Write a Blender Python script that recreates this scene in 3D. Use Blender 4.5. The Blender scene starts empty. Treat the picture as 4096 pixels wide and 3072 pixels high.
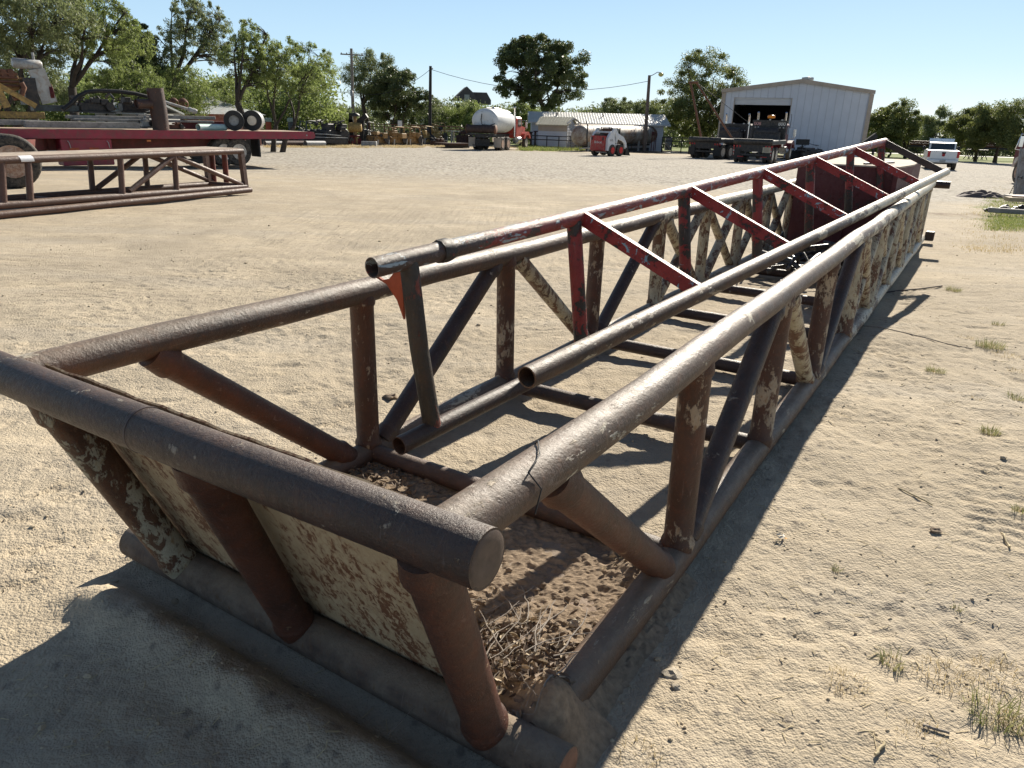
import bpy, math, random
import numpy as np
from mathutils import Vector, Matrix, noise as mnoise
R = math.radians
C = bpy.context.scene.collection
sc = bpy.context.scene
rng = np.random.default_rng(7)
random.seed(7)

# ------------------------------------------------------------ camera
FPX = 2890.95; PITCH = R(20.1265); ROLL = R(1.4392); CAMH = 1.55
cam_d = bpy.data.cameras.new('camera'); cam = bpy.data.objects.new('camera', cam_d); C.objects.link(cam)
cam_d.sensor_width = 36.0; cam_d.lens = FPX / 4096 * 36.0
cam_d.clip_start = 0.05; cam_d.clip_end = 3000
_f = Vector((0, math.cos(PITCH), -math.sin(PITCH))); _r0 = Vector((1, 0, 0)); _u0 = _r0.cross(_f)
_r = math.cos(ROLL) * _r0 + math.sin(ROLL) * _u0; _u = -math.sin(ROLL) * _r0 + math.cos(ROLL) * _u0
cam.matrix_world = Matrix(((_r.x, _u.x, -_f.x, 0), (_r.y, _u.y, -_f.y, 0), (_r.z, _u.z, -_f.z, CAMH), (0, 0, 0, 1)))
sc.camera = cam

# ------------------------------------------------------------ world, sun, exposure
SUN_AZ = R(27.8); SUN_EL = R(29.0)            # azimuth from +Y towards +X
w = bpy.data.worlds.new('World'); sc.world = w; w.use_nodes = True
nt = w.node_tree; bg = nt.nodes['Background']
sky = nt.nodes.new('ShaderNodeTexSky'); sky.sky_type = 'NISHITA'; sky.sun_disc = False
sky.sun_elevation = SUN_EL; sky.sun_rotation = SUN_AZ
sky.air_density = 1.0; sky.dust_density = 0.2; sky.ozone_density = 3.0; sky.altitude = 200
bg.inputs[1].default_value = 0.085
tc = nt.nodes.new('ShaderNodeTexCoord'); sx = nt.nodes.new('ShaderNodeSeparateXYZ'); nt.links.new(tc.outputs['Generated'], sx.inputs[0])
rp = nt.nodes.new('ShaderNodeValToRGB'); nt.links.new(sx.outputs[2], rp.inputs[0]); e = rp.color_ramp.elements
for i, (p_, c_) in enumerate(((0.0, (.40, .52, .60)), (.07, (.31, .46, .60)), (.17, (.19, .36, .58)), (.40, (.075, .15, .33)), (1.0, (.035, .08, .20)))):
    if i > 1: e.new(.5)
for i, (p_, c_) in enumerate(((0.0, (.44, .54, .60)), (.07, (.33, .47, .59)), (.17, (.255, .385, .53)), (.36, (.075, .11, .18)), (1.0, (.035, .055, .095)))):
    e[i].position = p_; e[i].color = (*c_, 1)
sc10 = nt.nodes.new('ShaderNodeVectorMath'); sc10.operation = 'SCALE'; sc10.inputs[3].default_value = 10.0; nt.links.new(rp.outputs[0], sc10.inputs[0])
mxs = nt.nodes.new('ShaderNodeMix'); mxs.data_type = 'RGBA'; mxs.inputs[0].default_value = .84      # clear washed-out morning sky over the physical one
nt.links.new(sky.outputs[0], mxs.inputs[6]); nt.links.new(sc10.outputs[0], mxs.inputs[7]); nt.links.new(mxs.outputs[2], bg.inputs[0])
sd = bpy.data.lights.new('sun', 'SUN'); sun = bpy.data.objects.new('sun', sd); C.objects.link(sun)
sd.energy = 5.0; sd.angle = R(0.53); sd.color = (1.0, 0.92, 0.79)
sdir = Vector((math.sin(SUN_AZ) * math.cos(SUN_EL), math.cos(SUN_AZ) * math.cos(SUN_EL), math.sin(SUN_EL)))
sun.rotation_euler = sdir.to_track_quat('Z', 'Y').to_euler(); sun.location = (0, 0, 30)
sc.view_settings.view_transform = 'Standard'; sc.view_settings.look = 'None'
sc.view_settings.exposure = 0.95; sc.view_settings.gamma = 1.0; sc.view_settings.use_curve_mapping = False
sc.cycles.max_bounces = 6; sc.cycles.transparent_max_bounces = 6

# ------------------------------------------------------------ terrain and placing
def terr(x, y):
    """the yard falls away gently behind and to the right of the truss"""
    x = np.asarray(x, float); y = np.asarray(y, float)
    t = np.clip((y - 10.5) / 16.0, 0, 1); t = t * t * (3 - 2 * t)
    return -(0.0141 * y + 0.0088 * x) * t
def rayv(px, py):
    return _f + _r * ((px - 2048) / FPX) - _u * ((py - 1536) / FPX)
def gp(px, py, off=0.0):
    v = rayv(px, py); t = 1.0; lo = 0
    while t < 600:
        P = Vector((0, 0, CAMH)) + v * t
        if P.z <= float(terr(P.x, P.y)) + off: break
        lo = t; t *= 1.04
    for _ in range(30):
        m = (lo + t) / 2; P = Vector((0, 0, CAMH)) + v * m
        if P.z <= float(terr(P.x, P.y)) + off: t = m
        else: lo = m
    return Vector((0, 0, CAMH)) + v * t
def at(px, py, Y):
    v = rayv(px, py); return Vector((0, 0, CAMH)) + v * (Y / v.y)
def gY(px, Y):
    """ground point at forward distance Y seen at column px"""
    py = 600.0
    for _ in range(12):
        P = at(px, py, Y); z = float(terr(P.x, P.y))
        py += (P.z - z) / Y * FPX
    return Vector((P.x, P.y, z))
def hgt(px, py, Y, ground):
    return at(px, py, Y).z - ground.z

# ------------------------------------------------------------ mesh building
def _frame(d, up=None):
    d = d.normalized()
    if up is None: up = Vector((0, 0, 1)) if abs(d.z) < 0.95 else Vector((0, 1, 0))
    a = d.cross(up).normalized(); b = a.cross(d).normalized()
    return d, a, b
class MB:
    def __init__(s): s.v = []; s.f = []; s.sm = []
    def _add(s, vs, fs, smooth=False):
        o = len(s.v); s.v += [tuple(v) for v in vs]
        for f in fs: s.f.append(tuple(i + o for i in f)); s.sm.append(smooth)
        return s
    def box(s, c, size, rz=0, rx=0, ry=0, bev=0.0):
        M = Matrix.Translation(c) @ Matrix.Rotation(rz, 4, 'Z') @ Matrix.Rotation(ry, 4, 'Y') @ Matrix.Rotation(rx, 4, 'X')
        hx, hy, hz = size[0] / 2, size[1] / 2, size[2] / 2
        b = min(bev, hx * .9, hy * .9, hz * .9)
        if b <= 0:
            vs = [M @ Vector((sx * hx, sy * hy, sz * hz)) for sz in (-1, 1) for sx, sy in ((-1, -1), (1, -1), (1, 1), (-1, 1))]
            return s._add(vs, [(3, 2, 1, 0), (4, 5, 6, 7), (0, 1, 5, 4), (1, 2, 6, 5), (2, 3, 7, 6), (3, 0, 4, 7)])
        oct_ = [(-hx + b, -hy), (hx - b, -hy), (hx, -hy + b), (hx, hy - b), (hx - b, hy), (-hx + b, hy), (-hx, hy - b), (-hx, -hy + b)]
        kx, ky = (hx - b) / hx, (hy - b) / hy
        rings = [(-hz, kx, ky), (-hz + b, 1, 1), (hz - b, 1, 1), (hz, kx, ky)]
        vs = [M @ Vector((x * a, y * c2, z)) for z, a, c2 in rings for x, y in oct_]
        fs = [tuple(range(7, -1, -1)), tuple(range(24, 32))]
        for k in range(3):
            for i in range(8):
                j = (i + 1) % 8; fs.append((k * 8 + i, k * 8 + j, k * 8 + 8 + j, k * 8 + 8 + i))
        return s._add(vs, fs)
    def bar(s, p, q, w, h, up=None, bev=0.0):
        p = Vector(p); q = Vector(q); d, a, b = _frame(q - p, Vector(up) if up else None)
        vs = []
        for P in (p, q):
            for x, y in ((-1, -1), (1, -1), (1, 1), (-1, 1)): vs.append(P + a * (x * w / 2) + b * (y * h / 2))
        return s._add(vs, [(0, 1, 2, 3), (7, 6, 5, 4), (0, 4, 5, 1), (1, 5, 6, 2), (2, 6, 7, 3), (3, 7, 4, 0)])
    def tube(s, pts, r, seg=16, caps=True, hollow=0.0, jit=0.0):
        """swept tube through pts; r a number or one per point; hollow = wall thickness of open ends"""
        pts = [Vector(p) for p in pts]; n = len(pts)
        rs = r if hasattr(r, '__len__') else [r] * n
        vs = []; a = None
        for i, P in enumerate(pts):
            d = (pts[min(i + 1, n - 1)] - pts[max(i - 1, 0)]).normalized()
            if a is None: d, a, b = _frame(d)
            else:
                a = (a - d * a.dot(d)).normalized(); b = a.cross(d)
            for k in range(seg):
                t = 2 * math.pi * k / seg; rr = rs[i] * (1 + (random.uniform(-jit, jit) if jit else 0))
                vs.append(P + a * (math.cos(t) * rr) + b * (math.sin(t) * rr))
        fs = []
        for i in range(n - 1):
            for k in range(seg):
                j = (k + 1) % seg; fs.append((i * seg + k, i * seg + j, (i + 1) * seg + j, (i + 1) * seg + k))
        s._add(vs, fs, True)
        if hollow > 0:
            for e, P, Q in ((0, pts[0], pts[1]), (1, pts[-1], pts[-2])):
                d = (Q - P).normalized(); base = vs[:seg] if e == 0 else vs[-seg:]
                k0 = (rs[0 if e == 0 else -1] - hollow) / rs[0 if e == 0 else -1]
                inn = [P + (v - P) * k0 for v in base]; L = min((Q - P).length * .9, rs[0] * 6)
                deep = [v + d * L for v in inn]
                allv = list(base) + inn + deep; ff = []
                for k in range(seg):
                    j = (k + 1) % seg
                    q1 = (k, j, seg + j, seg + k); q2 = (seg + k, seg + j, 2 * seg + j, 2 * seg + k)
                    ff += [q1, q2] if e else [q1[::-1], q2[::-1]]
                s._add(allv, ff, False)
                s._add(deep, [tuple(range(seg))])
        elif caps:
            s._add(vs[:seg], [tuple(range(seg))[::-1]]); s._add(vs[-seg:], [tuple(range(seg))])
        return s
    def lathe(s, prof, c=(0, 0, 0), axis='Z', seg=24, smooth=True):
        """prof: (r, h) pairs along axis"""
        c = Vector(c); vs = []
        for r, h in prof:
            for k in range(seg):
                t = 2 * math.pi * k / seg; x, y = r * math.cos(t), r * math.sin(t)
                vs.append(c + (Vector((x, y, h)) if axis == 'Z' else Vector((h, x, y)) if axis == 'X' else Vector((y, h, x))))
        fs = []
        for i in range(len(prof) - 1):
            for k in range(seg):
                j = (k + 1) % seg; fs.append((i * seg + k, i * seg + j, (i + 1) * seg + j, (i + 1) * seg + k))
        n = len(prof)
        fs.append(tuple(range(seg))[::-1]); fs.append(tuple((n - 1) * seg + k for k in range(seg)))
        s._add(vs, fs[:-2], smooth)
        s._add(vs[:seg], [fs[-2]]); s._add(vs[-seg:], [tuple(range(seg))])
        return s
    def prism(s, poly, z0, z1, plane='XZ'):
        """extrude a 2-D outline; plane XZ extrudes along Y, YZ along X, XY along Z"""
        def P(u, v, w):
            return (u, w, v) if plane == 'XZ' else (w, u, v) if plane == 'YZ' else (u, v, w)
        n = len(poly); vs = [P(u, v, z0) for u, v in poly] + [P(u, v, z1) for u, v in poly]
        fs = [tuple(range(n))[::-1], tuple(range(n, 2 * n))]
        for i in range(n):
            j = (i + 1) % n; fs.append((i, j, n + j, n + i))
        return s._add(vs, fs)
    def blob(s, c, size, n=2, amp=.15, seed=0):
        """rough rounded lump from a subdivided box"""
        import bmesh
        bm = bmesh.new(); bmesh.ops.create_icosphere(bm, subdivisions=n, radius=1)
        vs = []
        for v in bm.verts:
            k = 1 + amp * mnoise.noise(v.co * 1.7 + Vector((seed, seed * 2, 3)))* 2
            vs.append((c[0] + v.co.x * size[0] * k, c[1] + v.co.y * size[1] * k, c[2] + v.co.z * size[2] * k))
        fs = [tuple(v.index for v in f.verts) for f in bm.faces]; bm.free()
        return s._add(vs, fs, False)
    def merge(s, o, M=None):
        return s._add([(M @ Vector(v)) if M else v for v in o.v], o.f, False)
    def build(s, name, mat, parent=None, label=None, fix=True):
        me = bpy.data.meshes.new(name); me.from_pydata(s.v, [], s.f); me.materials.append(mat)
        me.polygons.foreach_set('use_smooth', s.sm); me.update()
        if fix:
            import bmesh
            bm = bmesh.new(); bm.from_mesh(me); bmesh.ops.recalc_face_normals(bm, faces=bm.faces); bm.to_mesh(me); bm.free()
        o = bpy.data.objects.new(name, me); C.objects.link(o)
        if parent: o.parent = parent
        if label: o['label'] = label
        return o
def tag(o, label=None, cat=None, group=None, kind=None):
    if label: o['label'] = label
    if cat: o['category'] = cat
    if group: o['group'] = group
    if kind: o['kind'] = kind
    return o
def thing(name, label, cat, loc=(0, 0, 0), rz=0, group=None):
    o = bpy.data.objects.new(name, None); C.objects.link(o); o.location = loc; o.rotation_euler = (0, 0, rz)
    o.empty_display_size = .2
    return tag(o, label, cat, group)
def copy_tree(o, parent=None):
    c = o.copy(); C.objects.link(c)
    if parent: c.parent = parent
    for ch in list(o.children): copy_tree(ch, c)
    return c
def text_mb(txt, size, M, depth=.004):
    cu = bpy.data.curves.new('lettering', 'FONT'); cu.body = txt; cu.size = size; cu.extrude = depth
    cu.align_x = 'CENTER'; cu.align_y = 'CENTER'
    o = bpy.data.objects.new('lettering', cu); C.objects.link(o)
    dg = bpy.context.evaluated_depsgraph_get(); me = bpy.data.meshes.new_from_object(o.evaluated_get(dg))
    m = MB(); m._add([M @ v.co for v in me.vertices], [tuple(p.vertices) for p in me.polygons])
    bpy.data.objects.remove(o); bpy.data.curves.remove(cu); bpy.data.meshes.remove(me)
    return m
def fast_mesh(name, verts, faces4, mat, parent=None, smooth=False):
    """numpy quads to a mesh object"""
    me = bpy.data.meshes.new(name); n = len(verts); m = len(faces4); k = faces4.shape[1]
    me.vertices.add(n); me.vertices.foreach_set('co', verts.astype(np.float32).ravel())
    me.loops.add(m * k); me.loops.foreach_set('vertex_index', faces4.astype(np.int32).ravel())
    me.polygons.add(m); me.polygons.foreach_set('loop_start', np.arange(0, m * k, k, dtype=np.int32))
    me.polygons.foreach_set('loop_total', np.full(m, k, dtype=np.int32))
    me.polygons.foreach_set('use_smooth', np.full(m, smooth))
    me.update(calc_edges=True); me.validate(); me.materials.append(mat)
    o = bpy.data.objects.new(name, me); C.objects.link(o)
    if parent: o.parent = parent
    return o

# ------------------------------------------------------------ materials
MATS = {}
class NT:
    def __init__(s, name):
        m = bpy.data.materials.new(name); m.use_nodes = True; s.m = m; s.t = m.node_tree
        s.b = s.t.nodes['Principled BSDF']; s.o = s.t.nodes['Material Output']
        s.co = s.n('ShaderNodeTexCoord').outputs['Object']
        s.b.inputs['Specular IOR Level'].default_value = .4
    def n(s, k, **kw):
        n = s.t.nodes.new(k)
        for a, v in kw.items(): setattr(n, a, v)
        return n
    def l(s, a, b): s.t.links.new(a, b)
    def map(s, scale, src=None):
        n = s.n('ShaderNodeMapping'); n.inputs['Scale'].default_value = scale; s.l(src or s.co, n.inputs[0]); return n.outputs[0]
    def noise(s, scale, detail=4, rough=.6, src=None, dist=0):
        n = s.n('ShaderNodeTexNoise'); n.inputs['Scale'].default_value = scale; n.inputs['Detail'].default_value = detail
        n.inputs['Roughness'].default_value = rough; n.inputs['Distortion'].default_value = dist
        s.l(src or s.co, n.inputs['Vector']); return n.outputs[0]
    def vor(s, scale, src=None, feature='F1'):
        n = s.n('ShaderNodeTexVoronoi', feature=feature); n.inputs['Scale'].default_value = scale; s.l(src or s.co, n.inputs['Vector']); return n
    def ramp(s, fac, stops, interp='LINEAR'):
        n = s.n('ShaderNodeValToRGB'); n.color_ramp.interpolation = interp; e = n.color_ramp.elements
        while len(e) < len(stops): e.new(.5)
        for i, (p, c) in enumerate(stops):
            e[i].position = p; e[i].color = (*c, 1) if hasattr(c, '__len__') else (c, c, c, 1)
        s.l(fac, n.inputs[0]); return n.outputs[0]
    def mix(s, fac, a, b, mode='MIX'):
        n = s.n('ShaderNodeMix', data_type='RGBA', blend_type=mode)
        for i, v in ((0, fac), (6, a), (7, b)):
            if isinstance(v, (int, float)): n.inputs[i].default_value = v
            elif isinstance(v, tuple): n.inputs[i].default_value = (*v, 1)
            else: s.l(v, n.inputs[i])
        return n.outputs[2]
    def math(s, op, a, b=0.0, clamp=False):
        n = s.n('ShaderNodeMath', operation=op, use_clamp=clamp)
        for i, v in ((0, a), (1, b)):
            if isinstance(v, (int, float)): n.inputs[i].default_value = v
            else: s.l(v, n.inputs[i])
        return n.outputs[0]
    def bump(s, h, strength=.5, dist=.01, nrm=None):
        n = s.n('ShaderNodeBump'); n.inputs['Strength'].default_value = strength; n.inputs['Distance'].default_value = dist
        s.l(h, n.inputs['Height'])
        if nrm: s.l(nrm, n.inputs['Normal'])
        return n.outputs[0]
    def set(s, k, v):
        i = s.b.inputs[k]
        if isinstance(v, (int, float)): i.default_value = v
        elif isinstance(v, tuple): i.default_value = (*v, 1)
        else: s.l(v, i)
def paint(name, col, rough=.5, var=.25, sc_=3.0, metal=0.0, dirt=None, dirt_amt=.35, bump=.15, spec=.4):
    """worn paint or plain stuff: colour with blotchy variation and dirt"""
    if name in MATS: return MATS[name]
    t = NT(name); n1 = t.noise(sc_, 6, .65)
    c = t.mix(t.ramp(n1, [(.3, 0.0), (.7, 1.0)]), tuple(x * (1 - var) for x in col), tuple(min(1, x * (1 + var)) for x in col))
    if dirt:
        n2 = t.noise(sc_ * 2.3, 8, .7, dist=.6); c = t.mix(t.ramp(n2, [(.62 - dirt_amt * .4, 0.0), (.75, 1.0)]), c, dirt)
    t.set('Base Color', c); t.set('Roughness', rough); t.set('Metallic', metal); t.set('Specular IOR Level', spec)
    if bump: t.set('Normal', t.bump(t.noise(sc_ * 12, 5, .7), bump, .02))
    MATS[name] = t.m; return t.m

def flaky(name, rust, coat, third=None, cover=.5, scale=6, rough=.45, yfade=None, third_amt=.62, stretch=(1, 1, 1), dust=.35, sharp=.02, spec=.5):
    """paint coat flaking off rusty steel; yfade=(y0,y1,lo,hi) varies how much coat is left along the piece"""
    if name in MATS: return MATS[name]
    t = NT(name); src = t.map(stretch)
    big = t.noise(scale, 9, .66, src=src, dist=.5); fine = t.noise(scale * 7, 6, .7, src=src, dist=.3)
    mid = t.noise(scale * 2.7, 7, .72, src=src, dist=.6)
    f = t.math('ADD', t.math('MULTIPLY', big, .85), t.math('ADD', t.math('MULTIPLY', mid, .55), t.math('MULTIPLY', fine, .45))); f = t.math('SUBTRACT', f, .425)
    if yfade:
        sx = t.n('ShaderNodeSeparateXYZ'); t.l(t.co, sx.inputs[0])
        m = t.n('ShaderNodeMapRange'); t.l(sx.outputs[1], m.inputs[0])
        for i, v in enumerate(yfade[:4]): m.inputs[i + 1].default_value = v
        f = t.math('ADD', f, m.outputs[0])
    else: f = t.math('ADD', f, cover - .5)
    mask = t.ramp(f, [(.5 - sharp, 0.0), (.5 + sharp, 1.0)])
    v1 = t.noise(scale * .6, 5, .6); v2 = t.noise(scale * 14, 4, .7)
    rc = t.mix(t.ramp(v1, [(.35, 0.0), (.65, 1.0)]), tuple(c * .62 for c in rust), tuple(c * 1.35 for c in rust))
    rc = t.mix(t.ramp(t.noise(scale * 1.9, 8, .75, dist=.8), [(.50, 0.0), (.66, .6)]), rc, (rust[0] * 1.6 + .014, rust[1] * 1.15 + .004, rust[2] * .85))
    rc = t.mix(t.ramp(v2, [(.56, 0.0), (.72, .6)]), rc, (rust[0] * 2.0 + .02, rust[1] * 1.5 + .008, rust[2] * 1.1))
    cc = t.mix(t.ramp(t.noise(scale * 2.2, 6, .7), [(.35, 0.0), (.75, 1.0)]), coat, tuple(c * .62 for c in coat))
    cc = t.mix(t.ramp(fine, [(.56, 0.0), (.68, .75)]), cc, (coat[0] * .55, coat[1] * .36, coat[2] * .2))
    col = t.mix(mask, rc, cc)
    if third:
        n3 = t.noise(scale * 2.6, 7, .68, src=src, dist=.8)
        col = t.mix(t.ramp(n3, [(third_amt, 0.0), (third_amt + .02, 1.0)]), col, third)
    sc2 = t.noise(scale * 3, 3, .5, src=t.map((stretch[0] * 9, stretch[1] * .8, stretch[2] * 1.2)), dist=1.2)
    col = t.mix(t.ramp(sc2, [(.66, 0.0), (.70, .35)]), col, tuple(min(.6, v * 2.2 + .09) for v in rust))
    if dust > 0:
        g = t.n('ShaderNodeNewGeometry'); sz = t.n('ShaderNodeSeparateXYZ'); t.l(g.outputs['Normal'], sz.inputs[0])
        dm = t.math('MULTIPLY', t.ramp(sz.outputs[2], [(.45, 0.0), (1.0, 1.0)]), t.ramp(t.noise(scale * 3, 6, .75), [(.35, dust * .5), (.7, dust)]))
        col = t.mix(dm, col, (.34, .27, .195))
    t.set('Base Color', col); t.set('Specular IOR Level', spec)
    t.set('Roughness', t.ramp(fine, [(.3, rough - .08), (.7, rough + .15)]))
    h = t.math('ADD', t.math('MULTIPLY', mask, .5), t.math('MULTIPLY', v2, .5))
    h = t.math('ADD', h, t.math('MULTIPLY', t.noise(55, 6, .75), .9)); t.set('Normal', t.bump(h, .7, .006))
    MATS[name] = t.m; return t.m

BROWN = (.050, .029, .022); CREAM = (.52, .48, .38)
m_rail = flaky('truss rail steel', (.062, .037, .026), CREAM, None, yfade=(1.5, 7.5, -.14, .16), scale=4.5, rough=.47, stretch=(1, .4, 1), dust=.55, spec=.5)
m_dark = flaky('dark brown pipe', (.032, .017, .014), (.30, .26, .21), None, cover=.33, scale=9, rough=.42, dust=.16, spec=.5)
m_post = flaky('post rust and cream', (.055, .020, .011), (.36, .29, .21), None, yfade=(-1.4, 7, -.125, .10), scale=6.0, rough=.5, stretch=(1, 1, .45), dust=.1)
m_creampost = flaky('cream coat over rust', (.09, .040, .02), (.42, .375, .27), (.12, .06, .032), yfade=(-1.4, 6, -.02, .05), third_amt=.565, scale=7, rough=.5, stretch=(1, 1, .5), dust=.1)
t = NT('cream rusty sheet'); s1 = t.map((1, 1, .45)); lg = t.noise(3.0, 6, .7, src=s1, dist=.4); fn = t.noise(46, 6, .75, src=s1, dist=.5); md = t.noise(13, 7, .72, src=s1, dist=.6)
ff_ = t.math('ADD', t.math('MULTIPLY', lg, .55), t.math('ADD', t.math('MULTIPLY', fn, 1.1), t.math('MULTIPLY', md, .6))); ff_ = t.math('SUBTRACT', ff_, .625)
cc_ = t.mix(t.ramp(md, [(.35, 0.0), (.65, 1.0)]), (.40, .30, .18), (.52, .42, .27))
cc_ = t.mix(t.ramp(ff_, [(.44, 0.0), (.60, .65)]), cc_, (.27, .15, .08)); cc_ = t.mix(t.ramp(ff_, [(.55, 0.0), (.60, .9)]), cc_, (.15, .060, .028))
t.set('Base Color', cc_); t.set('Roughness', .7); t.set('Normal', t.bump(ff_, .4, .004)); m_panel = t.m
m_red = flaky('flaking red paint', (.020, .014, .013), (.30, .018, .018), (.20, .33, .40), cover=.585, scale=6.5, rough=.42, third_amt=.605, dust=.25)
m_redrail = flaky('worn red rail', (.06, .038, .032), (.27, .04, .034), (.30, .37, .41), yfade=(-.6, 1.6, -.24, .09), scale=6, rough=.45, stretch=(1, .45, 1), third_amt=.565, dust=.6)
m_redpost = flaky('red over black', (.022, .016, .014), (.26, .020, .018), (.20, .30, .34), cover=.49, scale=3.6, rough=.45, third_amt=.70, dust=.1)
m_rustpost = flaky('black post with rust red', (.026, .021, .016), (.23, .055, .035), (.25, .34, .40), cover=.40, scale=6, rough=.5, third_amt=.655, stretch=(1, 1, .5), dust=.1)
m_orange = paint('primer orange', (.33, .065, .022), .55, .3, 8)
m_weld = paint('weld bead', (.07, .05, .045), .5, .3, 30)
m_maroon = flaky('maroon tank steel', (.05, .022, .018), (.115, .022, .022), None, cover=.62, scale=2.5, rough=.6, dust=.92)
m_brownrack = flaky('even brown primer', (.075, .040, .030), (.115, .055, .04), None, cover=.5, scale=2.5, rough=.5, dust=.35, sharp=.15)
m_blk = paint('black rubber', (.014, .014, .015), .55, .3, 5, dirt=(.07, .06, .05), dirt_amt=.2)
m_soil = paint('loose soil', (.32, .245, .175), .95, .3, 40, bump=.6, spec=.1)
m_twig = paint('dead twig', (.27, .235, .20), .85, .35, 30)
m_leaf = paint('dead leaf', (.36, .29, .20), .8, .45, 60)
m_straw = paint('dry straw', (.50, .41, .25), .8, .3, 30)
m_stone = paint('pale stone', (.46, .40, .31), .9, .3, 20, bump=.5)

# ------------------------------------------------------------ ground
TO = Vector((-.6647, 3.074, 0)); TAZ = R(32.228)      # truss frame: y along, x across to the right
_d = (math.sin(TAZ), math.cos(TAZ)); _n = (_d[1], -_d[0])
def tl(al, ac, z=0): return Vector((TO.x + _d[0] * al + _n[0] * ac, TO.y + _d[1] * al + _n[1] * ac, z))
_perm = np.random.default_rng(3).random((256, 256))
def vn(x, y, s, ox=0, oy=0):
    x = x / s + ox; y = y / s + oy
    xi = np.floor(x).astype(int); yi = np.floor(y).astype(int); fx = x - xi; fy = y - yi
    fx = fx * fx * (3 - 2 * fx); fy = fy * fy * (3 - 2 * fy)
    g = lambda a, b: _perm[a % 256, b % 256]
    return (g(xi, yi) * (1 - fx) + g(xi + 1, yi) * fx) * (1 - fy) + (g(xi, yi + 1) * (1 - fx) + g(xi + 1, yi + 1) * fx) * fy - .5
def sstep(x, a, b):
    t = np.clip((x - a) / (b - a), 0, 1); return t * t * (3 - 2 * t)
def ground_z(x, y):
    z = terr(x, y).copy(); near = 1 - sstep(np.hypot(x, y - 2), 9, 16)
    rgh = .20 + 1.5 * (.6 * vn(x, y, .9, 5, 9) + .4 * vn(x, y, .33, 2, 2) + .5)
    z += near * rgh * (.005 * vn(x, y, .055) * (1 + vn(x, y, .4, 8)) + .0065 * vn(x, y, .030, 7) * (1 + 1.6 * vn(x, y, .27, 4, 6)) + .007 * vn(x, y, .13, 3, 8))
    q = vn(x, y, .045, 21, 5); q2 = vn(x, y, .12, 31, 7); z += near * (.05 * np.clip(q - .30, 0, .12) * (q2 > -.1) - .05 * np.clip(-q2 - .27, 0, .2))
    z += .028 * vn(x, y, .5, 11, 2) + .03 * vn(x, y, 1.9, 1, 4) * near
    # ruts across the yard
    z += (1 - near) * .05 * vn(x * .35 + y * .12, y, 1.1, 3, 3) * (1 - sstep(y, 40, 70))
    # spill of soil in front of the lower end bar, with a scour trench behind it
    al = (x - TO.x) * _d[0] + (y - TO.y) * _d[1]; ac = (x - TO.x) * _n[0] + (y - TO.y) * _n[1]
    inx = sstep(ac, -.22, .02) * (1 - sstep(ac, 1.5, 1.9)); wob = .03 * vn(x, y, .16, 9)
    z += inx * .06 * np.exp(-((al + 1.27 + wob) / .085) ** 2) * (1 + .5 * vn(x, y, .07))
    z -= inx * .045 * np.exp(-((al + 1.13) / .05) ** 2)
    # keep clear of the lower rails
    for c in (0, 1.5067):
        k = np.exp(-((ac - c) / .1) ** 2) * sstep(al, -1.2, -1) * (1 - sstep(al, 10, 10.4)); z = z * (1 - k * .7) - .004 * k
    # boot tread prints
    for px, py, a, L in PRINTS:
        P = gp(px, py); dx = x - P.x; dy = y - P.y
        u = dx * math.cos(a) + dy * math.sin(a); v = -dx * math.sin(a) + dy * math.cos(a)
        m = np.exp(-((u / L) ** 4)) * np.exp(-((v / (L * .36)) ** 4))
        z += m * (.011 * np.sin((u + 1.4 * np.abs(v)) * 2 * math.pi / .052) - .006)
    for px, py, a in TRACKS:      # broken tyre tread rows
        P = gp(px, py); dx = x - P.x; dy = y - P.y
        u = dx * math.cos(a) + dy * math.sin(a); v = -dx * math.sin(a) + dy * math.cos(a)
        m = np.exp(-((u / .5) ** 4)) * np.exp(-((v / .13) ** 4))
        z += m * .007 * np.sin(u * 2 * math.pi / .085 + np.sign(v) * 1.2) * (.3 + 1.4 * (vn(x, y, .2, 4) + .5))
    return z
PRINTS = [(150, 2190, .5, .12), (420, 2150, .9, .09), (80, 2330, .3, .10), (130, 2275, 0.1, .07), (300, 1985, .6, .1), (60, 2080, .2, .12), (1380, 1625, .7, .08), (1320, 1690, .4, .08), (980, 1620, .3, .1), (200, 1960, 1.2, .11), (560, 2110, .4, .07)]
TRACKS = [(3600, 1160, 1.35), (3990, 2020, 1.0)]
def axis(lo, hi, fine, outlo, outhi, g):
    a = list(np.arange(lo, hi + fine, fine)); s = fine; x = a[-1]
    while x < outhi: s *= g; x += s; a.append(x)
    s = fine; x = a[0]; b = []
    while x > outlo: s *= g; x -= s; b.append(x)
    return np.array(b[::-1] + a)
xs = axis(-3.4, 3.9, .0155, -900, 900, 1.075); ys = axis(.9, 7.6, .0165, -60, 1500, 1.055)
X, Y = np.meshgrid(xs, ys); Z = ground_z(X, Y); nx, ny = len(xs), len(ys)
V = np.stack([X.ravel(), Y.ravel(), Z.ravel()], 1)
ii = (np.arange(ny - 1)[:, None] * nx + np.arange(nx - 1)[None, :]).ravel()
F4 = np.stack([ii, ii + 1, ii + nx + 1, ii + nx], 1)

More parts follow.
